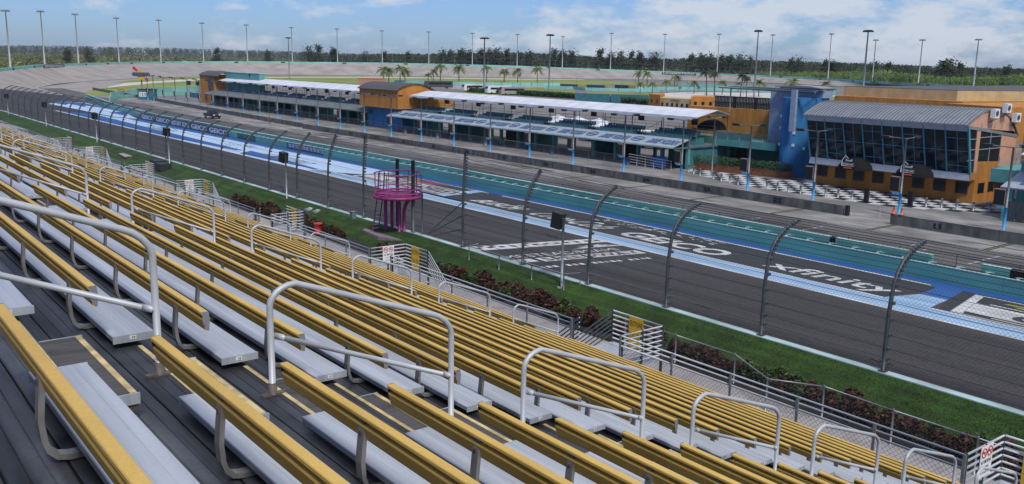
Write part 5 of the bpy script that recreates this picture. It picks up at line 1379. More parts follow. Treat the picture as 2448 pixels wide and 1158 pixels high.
for i in range(8):
    yc = YA+.95+1.2+2.4*i-1.2+.3
    m = MB(); m.box(96.33, yc-.6, 1.0, 96.39, yc+.6, 2.15); w_ = part('window', m, glassm, b)
    m = MB(); m.box(96.30, yc-.68, .93, 96.395, yc-.6, 2.22); m.box(96.30, yc+.6, .93, 96.395, yc+.68, 2.22); m.box(96.30, yc-.6, 2.15, 96.395, yc+.6, 2.22); m.box(96.30, yc-.6, .93, 96.395, yc+.6, 1.0); o = part('frame', m, mat('bronze_frame', (.08, .05, .03), .6), w_)
for xa, xb in ((97.3, 98.6), (99.6, 100.8)):
    m = MB(); m.box(xa, YA-.02, 1.0, xb, YA-.004, 2.1); w_ = part('window', m, glassm, b); m = MB(); m.box(xa-.06, YA-.04, .94, xa, YA-.002, 2.16); m.box(xb, YA-.04, .94, xb+.06, YA-.002, 2.16); part('frame', m, MATS['bronze_frame'], w_)
for i, x in enumerate((96.4, 97.9, 99.4, 101.0, 102.4)):
    m = MB(); z = 8.55-.1*abs(i-1)
    for q in range(3): m.box(x, YA-.02, z-q*.22-.16, x+.34, YA-.005, z-q*.22)
    part('vent', m, pave, b)
for i, (x, z, lab) in enumerate(((97.6, 8.95, 'left'), (100.2, 9.45, 'topmost'), (102.7, 8.4, 'right'))):
    r = thing('air_conditioner', 'white air conditioner unit on the salmon gable, %s of three' % lab, 'air conditioner', (x, YA-.5, z), 'air conditioners on the salmon gable')
    m = MB(); m.box(x, YA-.75, z, x+1.0, YA-.25, z+.95); part('casing', m, signw, r)
    m = MB(); m.tube([(x+.42+.3*math.cos(R(a)), YA-.76, z+.48+.3*math.sin(R(a))) for a in range(0, 360, 24)], .03, 4, closed=True); m.box(x+.25, YA-.765, z+.28, x+.62, YA-.752, z+.68); part('fan_grille', m, black, r)
    m = MB(); m.tube([(x+.2, YA, z-.5), (x+.2, YA-.7, z-.02)], .03, 4); m.tube([(x+.8, YA, z-.5), (x+.8, YA-.7, z-.02)], .03, 4); part('bracket', m, black, r)
# Ruoff awnings
for i, (yc, lab) in enumerate(((56.9, 'left'), (49.8, 'right'))):
    r = thing('entrance_awning', 'black curved entrance awning lettered Ruoff Victory Lane, %s of two' % lab, 'awning', (94, yc, 2.5), 'black Ruoff awnings')
    dome(94.9, yc, 2.45, 1.9, 2.0, 1.3, cloth, r)
    m = MB(); m.box(93.02, yc-.78, 2.75, 93.06, yc+.78, 3.75); part('sign_board', m, black, r)
    m = MB(); textmb('Ruoff', (93.0, yc+.3, 3.42), (0, -1, 0), (0, 0, 1), .85, .26, .02, 0, m); textmb('VICTORY LANE', (93.0, yc+.68, 3.0), (0, -1, 0), (0, 0, 1), 1.36, .22, .02, 0, m)
    m.tube([(93.0, yc+.75, 2.9), (93.0, yc+.75, 3.5), (93.0, yc+.35, 4.05), (93.0, yc-.0, 3.75)], .035, 4); m.tube([(93.0, yc+.75, 2.9), (93.0, yc-.75, 2.9), (93.0, yc-.75, 3.4)], .02, 4); part('lettering', m, signw, r)
    m = MB(); m.box(93.0, yc-.5, 2.62, 93.03, yc+.5, 2.74); part('orange_line', m, orangec, r)
    m = MB(); m.prism([(yc-.75, 3.0), (yc-.45, 3.2), (yc-.2, 2.98)], 93.4, 93.5, 'x') ; part('strap', m, black, r)

# ---- right edge building with vodka roof and balcony
b = thing('edge_building', 'teal building cut by the right edge, lettered roof panel below a balcony', 'building', (98, 36, 0))
m = MB(); m.prism([(88.6, 3.1), (92.6, 4.3), (92.6, 4.15), (88.65, 2.95)], 22, 38.2, 'y'); part('roof_panel', m, fasc, b)
m = MB(); sl = Vector((4.0, 0, 1.2)).normalized(); textmb('DIXIE VODKA', Vector((89.4, 36.9, 3.1+.8*.3+.05)), (0, -1, 0), sl, 7.5, 2.1, .03, .25, m); part('roof_lettering', m, MATS['roof_ink_blue'], b)
m = MB(); m.box(89.0, 37.2, 0, 89.5, 38.0, 2.95); m.box(91.8, 22, 0, 92.1, 38.0, 2.95); m.box(89.0, 30, 0, 89.4, 30.5, 2.95); part('column', m, tealb, b)
m = MB(); m.box(92.6, 22, 3.0, 106, 41, 4.3); m.box(92.6, 36.5, 4.3, 93.0, 38.2, 5.4); part('upper_body', m, tealb, b)
m = MB(); m.box(100.5, 38.5, 3.1, 104, 44.0, 3.7); part('balcony_slab', m, tealb, b)
m = MB()
for q in range(6): m.tube([(100.6, 38.6, 3.85+q*.17), (100.6, 43.9, 3.85+q*.17)], .02, 4)
for y in (38.7, 40.4, 42.1, 43.8): m.tube([(100.6, y, 3.7), (100.6, y, 4.8)], .03, 4)
part('balcony_rail', m, galv, b)
m = MB(); m.prism([(89.2, 6.2), (94.5, 7.6), (98, 6.4), (98, 6.3), (94.5, 7.5), (89.25, 6.1)], 20, 37.0, 'y'); part('canopy', m, canopy, b)
m = MB(); m.box(106, 38, 0, 112, 43.9, 8.6); part('orange_wall', m, orange, b)
m = MB(); m.prism([(104.8, 8.2), (110, 9.6), (110, 9.45), (104.9, 8.05)], 30, 41, 'y'); part('grey_roof', m, fasc, b)
m = MB()
for t_ in range(4):
    for q in range(16): m.box(93.4+t_*.85, 24+q*.8, 4.3+.28*t_, 93.8+t_*.85, 24.6+q*.8, 4.9+.28*t_)
part('seat_block', m, seatt, b, kind='stuff')
m = MB(); 
for q in range(5): m.box(88.4-.1*q, 33.2+q*.8, .1, 88.5-.1*q, 33.9+q*.8, 1.9)
part('gate_panel', m, galvd, b)

# ---- big cream and orange building far behind
b = thing('garage_hall', 'very large flat roofed cream and orange hall behind the victory lane building', 'building', (230, 130, 0))
xa, ya_ = 205.0, 96.0
m = MB(); m.prism([(203, 129.5), (200.5, 96.5), (225, 92), (330, 85), (330, 125)], 0, 6.8, 'z'); part('lower_wall', m, orange, b)
m = MB(); m.prism([(206, 129.0), (204.5, 99.8), (224, 92.2), (330, 88), (330, 122)], 6.8, 9.0, 'z'); part('upper_wall', m, cream, b)
m = MB(); m.prism([(206, 129.0), (204.5, 99.8), (224, 92.2), (330, 88), (330, 122)], 9.0, 9.12, 'z'); part('roof', m, roofdk, b)
m = MB(); m.prism([(190, 95), (185, 80), (240, 60), (240, 88)], 0, 6.7, 'z'); part('side_wing', m, orange, b)
m = MB(); m.prism([(245, 92), (240, 66), (330, 50), (330, 86)], 0, 9.0, 'z'); part('rear_wing', m, cream, b)
# ---- small orange hospitality building
b = thing('hospitality_building', 'small orange and cream building with tiny windows behind the right canopy', 'building', (214, 190, 0))
def at_(pxx, pyy, z): p = survey(pxx, pyy, z); return (p.x, p.y)
A_, B_, C_, D_ = at_(1553, 228, 4), at_(1579, 230, 4), at_(1653, 234, 4), at_(1707, 235, 4)
dv = Vector((.80, .60))
def blk(p, q, dep, z1, nm, mt, off=0.0):
    P_, Q_ = Vector(p)+dv*off, Vector(q)+dv*off; m = MB(); m.prism([tuple(P_), tuple(Q_), tuple(Q_+dv*dep), tuple(P_+dv*dep)], 0, z1, 'z'); part(nm, m, mt, b); return P_, Q_
blk(A_, B_, 14, 4.4, 'left_wing', orange, -1); blk(B_, C_, 12, 3.5, 'middle', cream); blk(C_, D_, 14, 4.3, 'right_wing', orange, -1)
P_, Q_ = Vector(B_)+dv*-.05, Vector(C_)+dv*-.05
for i in range(6):
    c = P_.lerp(Q_, .1+.16*i); m = MB(); m.obox((c.x, c.y, 1.6), (.35, -.5*.9, 0), (.02, .02, 0), (0, 0, .5)); part('window', m, glassm, b)
m = MB(); c = P_.lerp(Q_, .35); textmb('HOSPITALITY', (c.x-.1, c.y, 2.6), ((Q_-P_).normalized().x, (Q_-P_).normalized().y, 0), (0, 0, 1), 4, .6, .02, 0, m); part('lettering', m, black, b)
for c0, c1, n_ in ((A_, B_, 2), (C_, D_, 3)):
    for i in range(n_):
        c = Vector(c0).lerp(Vector(c1), (i+.6)/n_)+dv*-1.05; m = MB(); m.obox((c.x, c.y, 2.4), (.3, -.3, 0), (.02, .02, 0), (0, 0, .5)); part('window', m, glassm, b)

# ================================================================== INFIELD WALLS AND BARRIERS
def low_wall(pxs, h, m, label, name='low_wall', th=.3, cat='wall', grp=None):
    P = [survey(*q) for q in pxs]; r = thing(name, label, cat, tuple(P[0]), grp)
    for a, b_ in zip(P[:-1], P[1:]):
        n_ = max(1, int((b_-a).length/12))
        for i in range(n_):
            p, q = a.lerp(b_, i/n_), a.lerp(b_, (i+.97)/n_); d = (q-p).normalized(); nn = Vector((-d.y, d.x, 0))*th/2
            mb = MB(); mb.obox((p+q)/2+Vector((0, 0, h/2)), (q-p)/2, nn, Vector((0, 0, h/2))); part('wall_block', mb, m, r)
    return r
low_wall([(265, 236), (300, 229), (370, 222), (487, 217)], 1.9, tealf, 'pale teal infield wall at the left behind the first pit lamps')
low_wall([(262, 241), (300, 236), (350, 231), (470, 227)], 1.2, tealf, 'second pale teal wall nearer to the pit entry')
low_wall([(940, 200), (1080, 204), (1200, 206), (1340, 207)], 1.9, tealf, 'long pale teal wall across the middle of the infield turf')
low_wall([(1300, 212), (1372, 214), (1400, 217), (1480, 219), (1580, 221)], 1.5, tealf, 'pale teal wall right of the tyre barriers')
low_wall([(1630, 206), (1760, 210), (1900, 215), (2002, 220)], 1.6, tealf, 'teal wall crossing the infield behind the palms')
low_wall([(1520, 216), (1660, 217), (1800, 220), (2000, 226)], 1.8, tealf, 'pale wall along the upper edge of the white sand lot')
low_wall([(1374, 243), (1460, 246), (1553, 249)], 3.0, tealdk, 'dark teal windscreened fence before the hospitality building')
low_wall([(455, 233), (487, 236)], 1.6, tealdk, 'dark teal windscreen at the left end of the garages')
def barrier(pxs, label, only=None):
    P = [survey(*q) for q in pxs]; r = thing('tyre_barrier', label, 'barrier', tuple(P[0]), 'tyre barriers')
    a, b_ = P; L = (b_-a).length; n_ = int(L/2.6); d = (b_-a).normalized(); nn = Vector((-d.y, d.x, 0))
    for i in range(n_):
        c = a+d*(L*(i+.5)/n_); mb = MB(); mb.obox(c+Vector((0, 0, .9)), d*L/n_*.47, nn*.6, Vector((0, 0, .9))); part('tyre_stack', mb, only or (tire2 if (i//2) % 3 == 2 else tire1), r)
barrier([(1340, 209), (1458, 213)], 'long blue and yellow tyre barrier on the infield turf')
barrier([(1471, 211), (1521, 213.5)], 'short blue and yellow tyre barrier right of the long one')
barrier([(1940, 216), (1995, 219)], 'blue and yellow tyre barrier right of the blue tower')
barrier([(284, 221.5), (301, 222.5)], 'tiny yellow barrier near the left tip of the turf', tire2)
# hedge line in front of the parking lot
P = [survey(*q) for q in ((1120, 221), (1251, 229), (1360, 236), (1552, 252))]
hl = thing('clipped_hedge', 'long dark clipped hedge behind the right canopy', 'hedge', tuple(P[0]))
mb = MB(); rr_ = random.Random(9)
for _ in range(6500):
    f_ = rr_.random()*3; i = min(2, int(f_)); c = P[i].lerp(P[i+1], f_-i)+Vector((rr_.uniform(-1, 1), rr_.uniform(-1, 1), rr_.uniform(.1, 2.2)))
    a = Vector((rr_.gauss(0, 1), rr_.gauss(0, 1), rr_.gauss(0, 1))).normalized(); q = a.orthogonal().normalized(); s = rr_.uniform(.3, .6)
    mb.face([c-a*s, c+q*s*.6, c+a*s, c-q*s*.6])
part('foliage', mb, leafh, hl)
m = MB(); 
for i in range(3):
    for k in range(12): c = P[i].lerp(P[i+1], k/12); m.box(c.x-.15, c.y-.15, 0, c.x+.15, c.y+.15, 1.0)
part('stem', m, bark, hl)

# ---- palms
def palm_proto(seed, h, n_, fl, droop, crown_m=leafp):
    rr = random.Random(seed); r = thing('palm_tree', 'x', 'palm tree', (0, 0, 0), 'palm trees in the infield')
    lean = rr.uniform(-.6, .6); m = MB(); m.tube([(0, 0, 0), (lean*.2, 0, h*.35), (lean*.6, 0, h*.7), (lean, 0, h)], [.28, .2, .16, .15], 6); part('trunk', m, bark, r)
    m = MB(); top = Vector((lean, 0, h))
    for i in range(n_):
        a = 6.283*i/n_+rr.uniform(-.2, .2); el = rr.uniform(-.45, 1.15); d = Vector((math.cos(a), math.sin(a), 0)); sd_ = Vector((-d.y, d.x, 0)); L = fl*rr.uniform(.8, 1.1)
        prev = top; w0 = .12; K = 6
        pts = []
        for k in range(K+1):
            f_ = k/K; x = L*f_*math.cos(el*.8)*(1-.12*f_); z = L*f_*math.sin(el*.8)-droop*L*f_*f_; pts.append((top+d*x+Vector((0, 0, z)), (.5*math.sin(math.pi*(.12+.85*f_))+.05)*fl*.30))
        for (p, w), (q, w2) in zip(pts[:-1], pts[1:]):
            dn = Vector((0, 0, -.35))
            # two drooping sides made of leaflets
            for sgn in (-1, 1):
                for t_ in (0.0, .5):
                    pa, pb = p.lerp(q, t_), p.lerp(q, t_+.34); ww = w*(1-t_)+w2*t_
                    m.face([pa, pb, pb+sd_*sgn*ww+dn*ww+d*.15, pa+sd_*sgn*ww*1.0+dn*ww+d*.12])
    part('crown', m, crown_m, r); return r
PP = [palm_proto(11, 6.2, 22, 4.3, .55), palm_proto(12, 7.2, 24, 4.1, .6), palm_proto(13, 5.2, 20, 4.0, .5)]
leafp2 = mat('dark_palm_leaf', (0.012, 0.022, 0.006), 0.7, 0, 0, .4, col2=(0.040, 0.052, 0.012))
PT = palm_proto(14, 8.3, 34, 2.9, .5, leafp2)
for q in PP+[PT]: KIDS[q] = list(q.children)
z2 = lambda x, y: (600+x*.3628, 50+y*.3628)
z3 = lambda x, y: (1200+x*.3628, 50+y*.3628)
pl = [(z2(875, 412), 107, 0), (z2(908, 412), 100, 0), (z2(983, 416), 120, 1), (z2(1015, 414), 105, 0), (z2(1165, 412), 65, 2), (z2(1203, 404), 82, 0), (z2(1248, 412), 128, 1), (z2(1370, 402), 112, 0), (z2(1552, 404), 108, 1), (z2(1667, 405), 86, 0),
      (z3(15, 402), 82, 0), (z3(103, 410), 96, 0), (z3(232, 415), 114, 1), (z3(900, 412), 80, 0), (z3(955, 422), 84, 0), (z3(1135, 430), 62, 2), (z3(1153, 432), 72, 0), (z3(910, 480), 74, 0), (z3(990, 476), 72, 0), (z3(1085, 475), 86, 1), (z3(1265, 480), 82, 0),
      (z3(1347, 500), 170, 3), (z3(1400, 492), 150, 3), (z3(1450, 487), 94, 1), (z3(1570, 508), 150, 3), (z3(1610, 505), 130, 3), (z3(1690, 500), 110, 0), (z3(1555, 470), 62, 2), ((1893, 232), 42*2.75, 0), ((1971, 230), 34*2.75, 2), (z3(1170, 470), 34, 2), (z3(1295, 470), 34, 2)]
where = lambda u, i: 'palm tree in the infield, %s counted from the left' % ORD[i]
done = set()
for i, ((u, v), hz, pi) in enumerate(sorted(pl, key=lambda q: q[0][0])):
    p = survey(u, v); q = PT if pi == 3 else PP[pi]; base = {0: 8.2, 1: 9.2, 2: 7.0, 3: 10.0}[pi]
    hh = hz*.3628*((p-EYE).length)/_f; s = hh/base*1.12
    lab = ('tall fan palm' if pi == 3 else 'coconut palm')+' in the infield, %s palm counted from the left' % (ORD[i] if i < len(ORD) else 'last')
    if pi not in done: o = q; done.add(pi); o.location = p; o.scale = (s, s, s); o['label'] = lab; o.rotation_euler = (0, 0, random.random()*6)
    else: dup(q, p, random.random()*6.28, lab, scale=s)

# ---- light towers round the turn (pale) and in the infield (dark)
def light_tower(dark, seed=0):
    r = thing('floodlight_tower', 'x', 'floodlight tower', (0, 0, 0), 'dark infield floodlight towers' if dark else 'pale floodlight towers round the turn')
    mt = polegr if dark else polewh
    m = MB(); m.tube([(0, 0, 0), (0, 0, .5), (0, 0, 1)], [.016, .012, .0075], 8); part('mast', m, mt, r)
    m = MB()
    for k in range(10):
        a = 6.283*k/10; x, y = .062*math.cos(a), .062*math.sin(a)
        m.tube([(0, 0, .985), (x*.6, y*.6, .992)], .003, 4)
        m.obox((x*.85, y*.85, .985), (math.cos(a)*.014, math.sin(a)*.014, -.006), (-math.sin(a)*.016, math.cos(a)*.016, 0), (0, 0, .009))
    m.tube([(.05*math.cos(6.283*k/12), .05*math.sin(6.283*k/12), .993) for k in range(12)], .003, 4, closed=True)
    part('lamp_ring', m, black if dark else mat('floodlight_head', (.22, .23, .23), .5, .2, .2, .5), r)
    return r
LT = light_tower(False); LD = light_tower(True); KIDS[LT] = list(LT.children); KIDS[LD] = list(LD.children)
far = [(25, 160, 46), (107, 154, 45), (188, 151, 49), (285, 149, 55), (385, 147.5, 58), (487, 147, 63), (592, 147, 66), (699, 148, 71), (807, 149, 73), (914, 150, 77), (1025, 152, 79), (1129, 154, 82), (1236, 156.5, 85), (1344, 161, 90), (1459, 166, 83), (1586, 170, 86), (1714, 175, 87), (1841, 180.5, 90), (1979, 188, 90), (2085, 193.5, 105), (2195, 199, 107), (2327, 205, 109)]
ODx = [q[0] for q in outpx[3:]]; ODd = [q[2] for q in outpx[3:]]; 
for i, (u, v, t_) in enumerate(far):
    D = float(np.interp(u, ODx, ODd))+6; p = sight(u, v, D); H_ = (v-t_)*((p-EYE).length)/_f*1.0
    p.z -= 1.5; H_ += 1.5
    lab = 'tall pale floodlight tower behind the turn wall, %s from the left' % ORD[i]
    if i == 0: o = LT; o.location = p; o['label'] = lab
    else: o = dup(LT, p, i*1.1, lab)
    o.scale = (28, 28, H_) if True else o.scale
for i, (u, v, t_) in enumerate([(692, 190, 97), (1157, 222, 96), (1312, 228, 89), (1802, 237, 85), (2060, 246, 91)]):
    p = survey(u, v); H_ = (v-t_)*((p-EYE).length)/_f*1.01
    lab = 'dark floodlight tower standing in the infield, %s from the left' % ORD[i]
    if i == 0: o = LD; o.location = p; o['label'] = lab
    else: o = dup(LD, p, i*.7, lab)
    s = 25 if i not in (1, 4) else 30; o.scale = (s, s, H_)

# ---- fence beyond the turn on the right
ff = thing('turn_catch_fence', 'thin tall catch fence posts above the far turn wall', 'fence', tuple(outer[12]))
pm = MB(); pm.tube([(0, 0, 0), (0, 0, 5.6), (0, .0, 6.0)], .10, 4); pme = meshof(pm, 'post', polegr)
acc = 0
for i in range(8, len(outer)-2):
    a, b_ = Vector(outer[i]), Vector(outer[i+1]); L = (b_-a).length; n_ = int(L/9)
    for k in range(n_):
        p = a.lerp(b_, k/n_); o = link('post', pme, ff); o.location = p-ORG[ff]
    for z in (2.5, 5.5):
        m = MB(); m.tube([a+Vector((0, 0, z)), b_+Vector((0, 0, z))], .05, 3); part('cable', m, polegr, ff)
# ---- sunoco-like arrow sign at pit entry
s_ = survey(341, 236); r = thing('pit_entry_sign', 'diamond shaped yellow sign with a red arrow by the pit entry', 'sign', tuple(s_))
zt = 7.6
m = MB(); m.cyl((s_.x, s_.y, 0), .22, 6.0, 8); part('pole', m, polewh, r)
rt = Vector((.72, -.69, 0)); up = Vector((0, 0, 1)); nn = Vector((-.69, -.72, 0))
def quad2(pts, o_, m_, nm, th=.12):
    mb = MB(); c = s_+Vector((0, 0, 7.5)); F_ = [c+rt*x+up*y+nn*(o_+th) for x, y in pts]; B_2 = [c+rt*x+up*y+nn*o_ for x, y in pts]
    mb.face(F_); mb.face(B_2[::-1])
    for k in range(len(pts)): mb.face([F_[k], F_[(k+1) % len(pts)], B_2[(k+1) % len(pts)], B_2[k]])
    part(nm, mb, m_, r)
quad2([(-.3, 1.6), (1.3, .7), (1.3, -1.0), (-.2, -1.7), (-1.4, -.8), (-1.4, .8)], 0, signy, 'diamond')
quad2([(-3.2, .1), (-2.6, .75), (2.7, .75), (3.2, .1), (2.7, -.5), (-2.6, -.5)], .15, polegr, 'band')
quad2([(-2.7, 2.4), (-2.2, 2.6), (-.9, 1.4), (-1.4, .9), (-2.6, 1.7)], .05, redm, 'arrow_tail')
quad2([(1.1, -.9), (2.6, -1.5), (2.2, -2.1), (1.3, -1.6)], .05, redm, 'arrow_head')
m = MB(); c = s_+Vector((0, 0, 7.5))+nn*.3; textmb('SUNOCO', c-rt*2.5-up*.28, rt, up, 5.0, .75, .03, 0, m); part('lettering', m, blued, r)
# pit entry hut and board
q = survey(341, 238); r = thing('pit_entry_hut', 'dark teal hut with a white lettered board at the pit entry', 'hut', (q.x, q.y, 0))
m = MB(); m.obox(q+Vector((1.2, -1.2, 1.6)), rt*2.6, nn*1.2, Vector((0, 0, 1.6))); part('body', m, tealdk, r)
m = MB(); m.obox(q+Vector((1.2, -1.2, 1.6))-rt*.9+nn*1.25, rt*1.2, nn*.04, Vector((0, 0, .7))); part('board', m, signw, r)
m = MB(); textmb('1 2 3', q+Vector((1.2, -1.2, 1.2))-rt*1.8+nn*1.32, rt, up, 1.9, .9, .03, 0, m); part('lettering', m, black, r)
m = MB(); m.obox(q+Vector((1.2, -1.2, 3.25)), rt*2.8, nn*1.4, Vector((0, 0, .08))); part('roof', m, roofdk, r)
for i, (u, v) in enumerate(((453, 222), (474, 224))):
    p = survey(u, v+6); r = thing('loudspeaker_post', 'dark box on a thin post behind the left end of the pit, %s' % ('left one' if i == 0 else 'right one'), 'speaker', tuple(p)); m = MB(); m.cyl(tuple(p), .08, 3.6, 6); part('post', m, polegr, r); m = MB(); m.box(p.x-.5, p.y-.5, 3.6, p.x+.5, p.y+.5, 5.0); part('box', m, black, r)

# ---- truck on pit road
def truck(loc, rz):
    r = thing('pickup_truck', 'dark teal pickup truck driving along the pit road', 'truck', (0, 0, 0))
    m = MB()   # side profile along x (front = +x), width y
    low = [(-2.7, .55), (-2.7, 1.12), (-.95, 1.15), (-.9, 1.15), (1.0, 1.15), (2.3, 1.08), (2.65, .95), (2.7, .5)]
    m.prism(low, -.93, .93, 'y'); part('body', m, truckp, r)
    cabp = [(-.95, 1.15), (-.75, 1.82), (.35, 1.86), (1.05, 1.18)]
    m = MB(); i0 = 0
    n_ = len(cabp); A = [(x, -.88 if k in (0, 3) else -.72, z) for k, (x, z) in enumerate(cabp)]; B2 = [(x, .88 if k in (0, 3) else .72, z) for k, (x, z) in enumerate(cabp)]
    m.face(A); m.face(B2[::-1])
    for k in range(n_): m.face([A[k], B2[k], B2[(k+1) % n_], A[(k+1) % n_]])
    part('cab', m, truckp, r)
    m = MB()
    m.face([(.42, -.68, 1.79), (1.0, -.82, 1.24), (1.0, .82, 1.24), (.42, .68, 1.79)]); o = part('windscreen', m, glassm, r); o.location.x += .02; o.location.z += .02
    for s in (-1, 1):
        m = MB(); m.face([(-.72, s*.88, 1.25), (.85, s*.88, 1.25), (.3, s*.78, 1.75), (-.62, s*.78, 1.75)]); part('side_window', m, glassm, r)
        m = MB(); m.box(2.62, s*.62-.2, .78, 2.73, s*.62+.2, .98); part('headlight', m, signw, r)
        m = MB(); m.box(.7, s*.95-.06, 1.15, .95, s*1.08+.06 if s > 0 else s*.95, 1.35); part('mirror', m, black, r)
    m = MB(); m.box(2.68, -.4, .62, 2.74, .4, .95); m.box(2.6, -.92, .38, 2.78, .92, .56); part('bumper', m, black, r)
    m = MB(); m.box(-2.6, -.8, 1.13, -1.0, .8, 1.16); part('bed_cover', m, black, r)
    for x in (-1.75, 1.75):
        for s in (-1, 1):
            m = MB(); m.tube([(x, s*.72, .40), (x, s*.95, .40)], .40, 16); w_ = part('wheel', m, black, r)
            m = MB(); m.tube([(x, s*.955, .40), (x, s*.965, .40)], .22, 10); part('rim', m, polewh, w_)
    r.location = loc; r.rotation_euler = (0, 0, rz)
truck((73.3, 203.5, 0), R(-88))

# ---- person by the pit wall
def person(loc, rz):
    r = thing('person', 'person in a brown shirt and grey trousers walking beside the far pit wall', 'person', (0, 0, 0))
    me = bpy.data.meshes.new('body')
    V = [(0, 0, .95), (0, 0, 1.15), (0, 0, 1.38), (0, 0, 1.52), (0, 0.02, 1.66), (.10, 0, .90), (.13, .10, .50), (.13, .12, .08), (.13, .24, .04), (-.10, 0, .90), (-.13, -.06, .50), (-.13, -.22, .10), (-.13, -.10, .04), (.19, 0, 1.40), (.25, -.05, 1.14), (.26, .10, .92), (-.19, 0, 1.40), (-.25, .06, 1.14), (-.27, .18, .95), (.265, .13, .85), (-.275, .22, .88)]
    Ed = [(0, 1), (1, 2), (2, 3), (3, 4), (0, 5), (5, 6), (6, 7), (7, 8), (0, 9), (9, 10), (10, 11), (11, 12), (2, 13), (13, 14), (14, 15), (15, 19), (2, 16), (16, 17), (17, 18), (18, 20)]
    rad = [.15, .14, .16, .06, .10, .10, .07, .05, .045, .10, .07, .05, .045, .065, .05, .038, .065, .05, .038, .03, .03]
    me.from_pydata(V, Ed, []); o = link('body', me, r)
    md = o.modifiers.new('skin', 'SKIN'); o.modifiers.new('sub', 'SUBSURF').levels = 1
    for i, s in enumerate(me.skin_vertices[0].data if me.skin_vertices else []): s.radius = (rad[i], rad[i])
    if not me.skin_vertices:
        pass
    me.materials.append(skin)
    dg = bpy.context.evaluated_depsgraph_get(); nm = bpy.data.meshes.new_from_object(o.evaluated_get(dg)); o.modifiers.clear(); o.data = nm
    nm.materials.clear(); [nm.materials.append(x) for x in (skin, shirt, trous, black)]
    for p in nm.polygons:
        c = p.center; p.use_smooth = True
        p.material_index = 3 if c.z < .1 else 2 if c.z < 1.0 and abs(c.x) < .22 else 1 if (1.0 < c.z < 1.5) and not (abs(c.x) > .22 and c.z < 1.15) else 0
    m = MB(); m.tube([(0, .0, 1.66), (0, -.01, 1.74), (0, -.01, 1.78)], [.105, .10, .05], 10); part('hair', m, black, r)
    r.location = loc; r.rotation_euler = (0, 0, rz)
person((77.3, 181.0, 0.012), R(150))

# ---- cones
for i, (x, y, lab) in enumerate(((78.9, 44.0, 'orange traffic cone with white bands on the pit wall end, left one of two'), (78.95, 43.2, 'orange traffic cone on the pit wall end, right one of two'))):
    u, v = ((2157, 519), (2169, 520))[i]; p = survey(u, v, .97); x, y = 76.95, 42.1-.75*i
    r = thing('traffic_cone', lab, 'cone', (x, y, .97), 'orange traffic cones')
    m = MB(); m.tube([(x, y, .99), (x, y, 1.62)], [.16, .04], 12); part('cone', m, orangec, r)
    m = MB(); m.box(x-.2, y-.2, .965, x+.2, y+.2, 1.0); part('base', m, black, r)
    m = MB(); m.tube([(x, y, 1.22), (x, y, 1.33)], [.107, .08], 12); m.tube([(x, y, 1.40), (x, y, 1.47)], [.082, .066], 12); part('band', m, signw, r)

# ---- vehicles and structures behind the garages
def box_vehicle(x, y, L, W_, H_, rz, m1, lab, nm='motorhome', cat='motorhome'):
    r = thing(nm, lab, cat, (0, 0, 0)); m = MB(); m.prism([(-L/2, .5), (-L/2, H_), (L/2-.5, H_), (L/2, H_*.62), (L/2, .5)], -W_/2, W_/2, 'y'); part('body', m, m1, r)
    m = MB()
    for s in (-1, 1): m.face([(-L/2+.6, s*(W_/2+.01), H_*.55), (L/2-1.5, s*(W_/2+.01), H_*.55), (L/2-1.5, s*(W_/2+.01), H_*.8), (-L/2+.6, s*(W_/2+.01), H_*.8)])
    m.face([(L/2-.42, -W_/2+.1, H_*.93), (L/2-.02, -W_/2+.1, H_*.65), (L/2-.02, W_/2-.1, H_*.65), (L/2-.42, W_/2-.1, H_*.93)]); o = part('window', m, glassm, r); o.location.x += .04
    for xx in (-L*.3, L*.32):
        for s in (-1, 1): m = MB(); m.tube([(xx, s*(W_/2-.2), .45), (xx, s*(W_/2+.02), .45)], .45, 12); part('wheel', m, black, r)
    r.location = (x, y, 0.0); r.rotation_euler = (0, 0, rz)
p = survey(1190, 225); box_vehicle(p.x, p.y, 11, 2.6, 3.4, R(170), signw, 'white motorhome parked behind the right canopy, left of two')
p = survey(1224, 228); box_vehicle(p.x, p.y, 11, 2.6, 3.4, R(168), pave, 'pale motorhome parked behind the right canopy, right of two')
p = survey(1130, 219); box_vehicle(p.x, p.y, 10, 2.6, 3.3, R(172), signw, 'white motorhome near the orange block, standing apart')
p = survey(1048, 212); box_vehicle(p.x, p.y, 14, 2.6, 3.6, R(165), mat('dark_hauler', (.05, .06, .07), .5), 'dark grey transporter parked beyond the orange block', 'transporter', 'truck')
box_vehicle(111, 104.5, 6.5, 2.3, 2.9, R(-80), signw, 'white box truck behind the seats under the right canopy', 'box_truck', 'truck')
for i, (x, y, m_, lab) in enumerate(((113, 119, polewh, 'silver car parked behind the garages, left of the white trucks'), (113, 112, truckp, 'dark car parked behind the garages next to a silver car'), (112, 97, truckp, 'dark car parked behind the garages near the box truck'))):
    box_vehicle(x, y, 4.6, 1.9, 1.6, R(95), m_, lab, 'parked_car', 'car')
tn = thing('event_tent', 'low white peaked tent roofs behind the rooftop seats', 'tent', (112, 125, 0))
for i in range(3):
    m = MB(); x, y = 112, 118+i*5.5; c = (x, y, 4.2); q = [(x-2.5, y-2.6, 2.9), (x+2.5, y-2.6, 2.9), (x+2.5, y+2.6, 2.9), (x-2.5, y+2.6, 2.9)]
    for k in range(4): m.face([q[k], q[(k+1) % 4], c])
    part('roof', m, canopy, tn); m = MB(); [m.tube([(a[0], a[1], 0), a], .05, 5) for a in q]; part('pole', m, galv, tn)
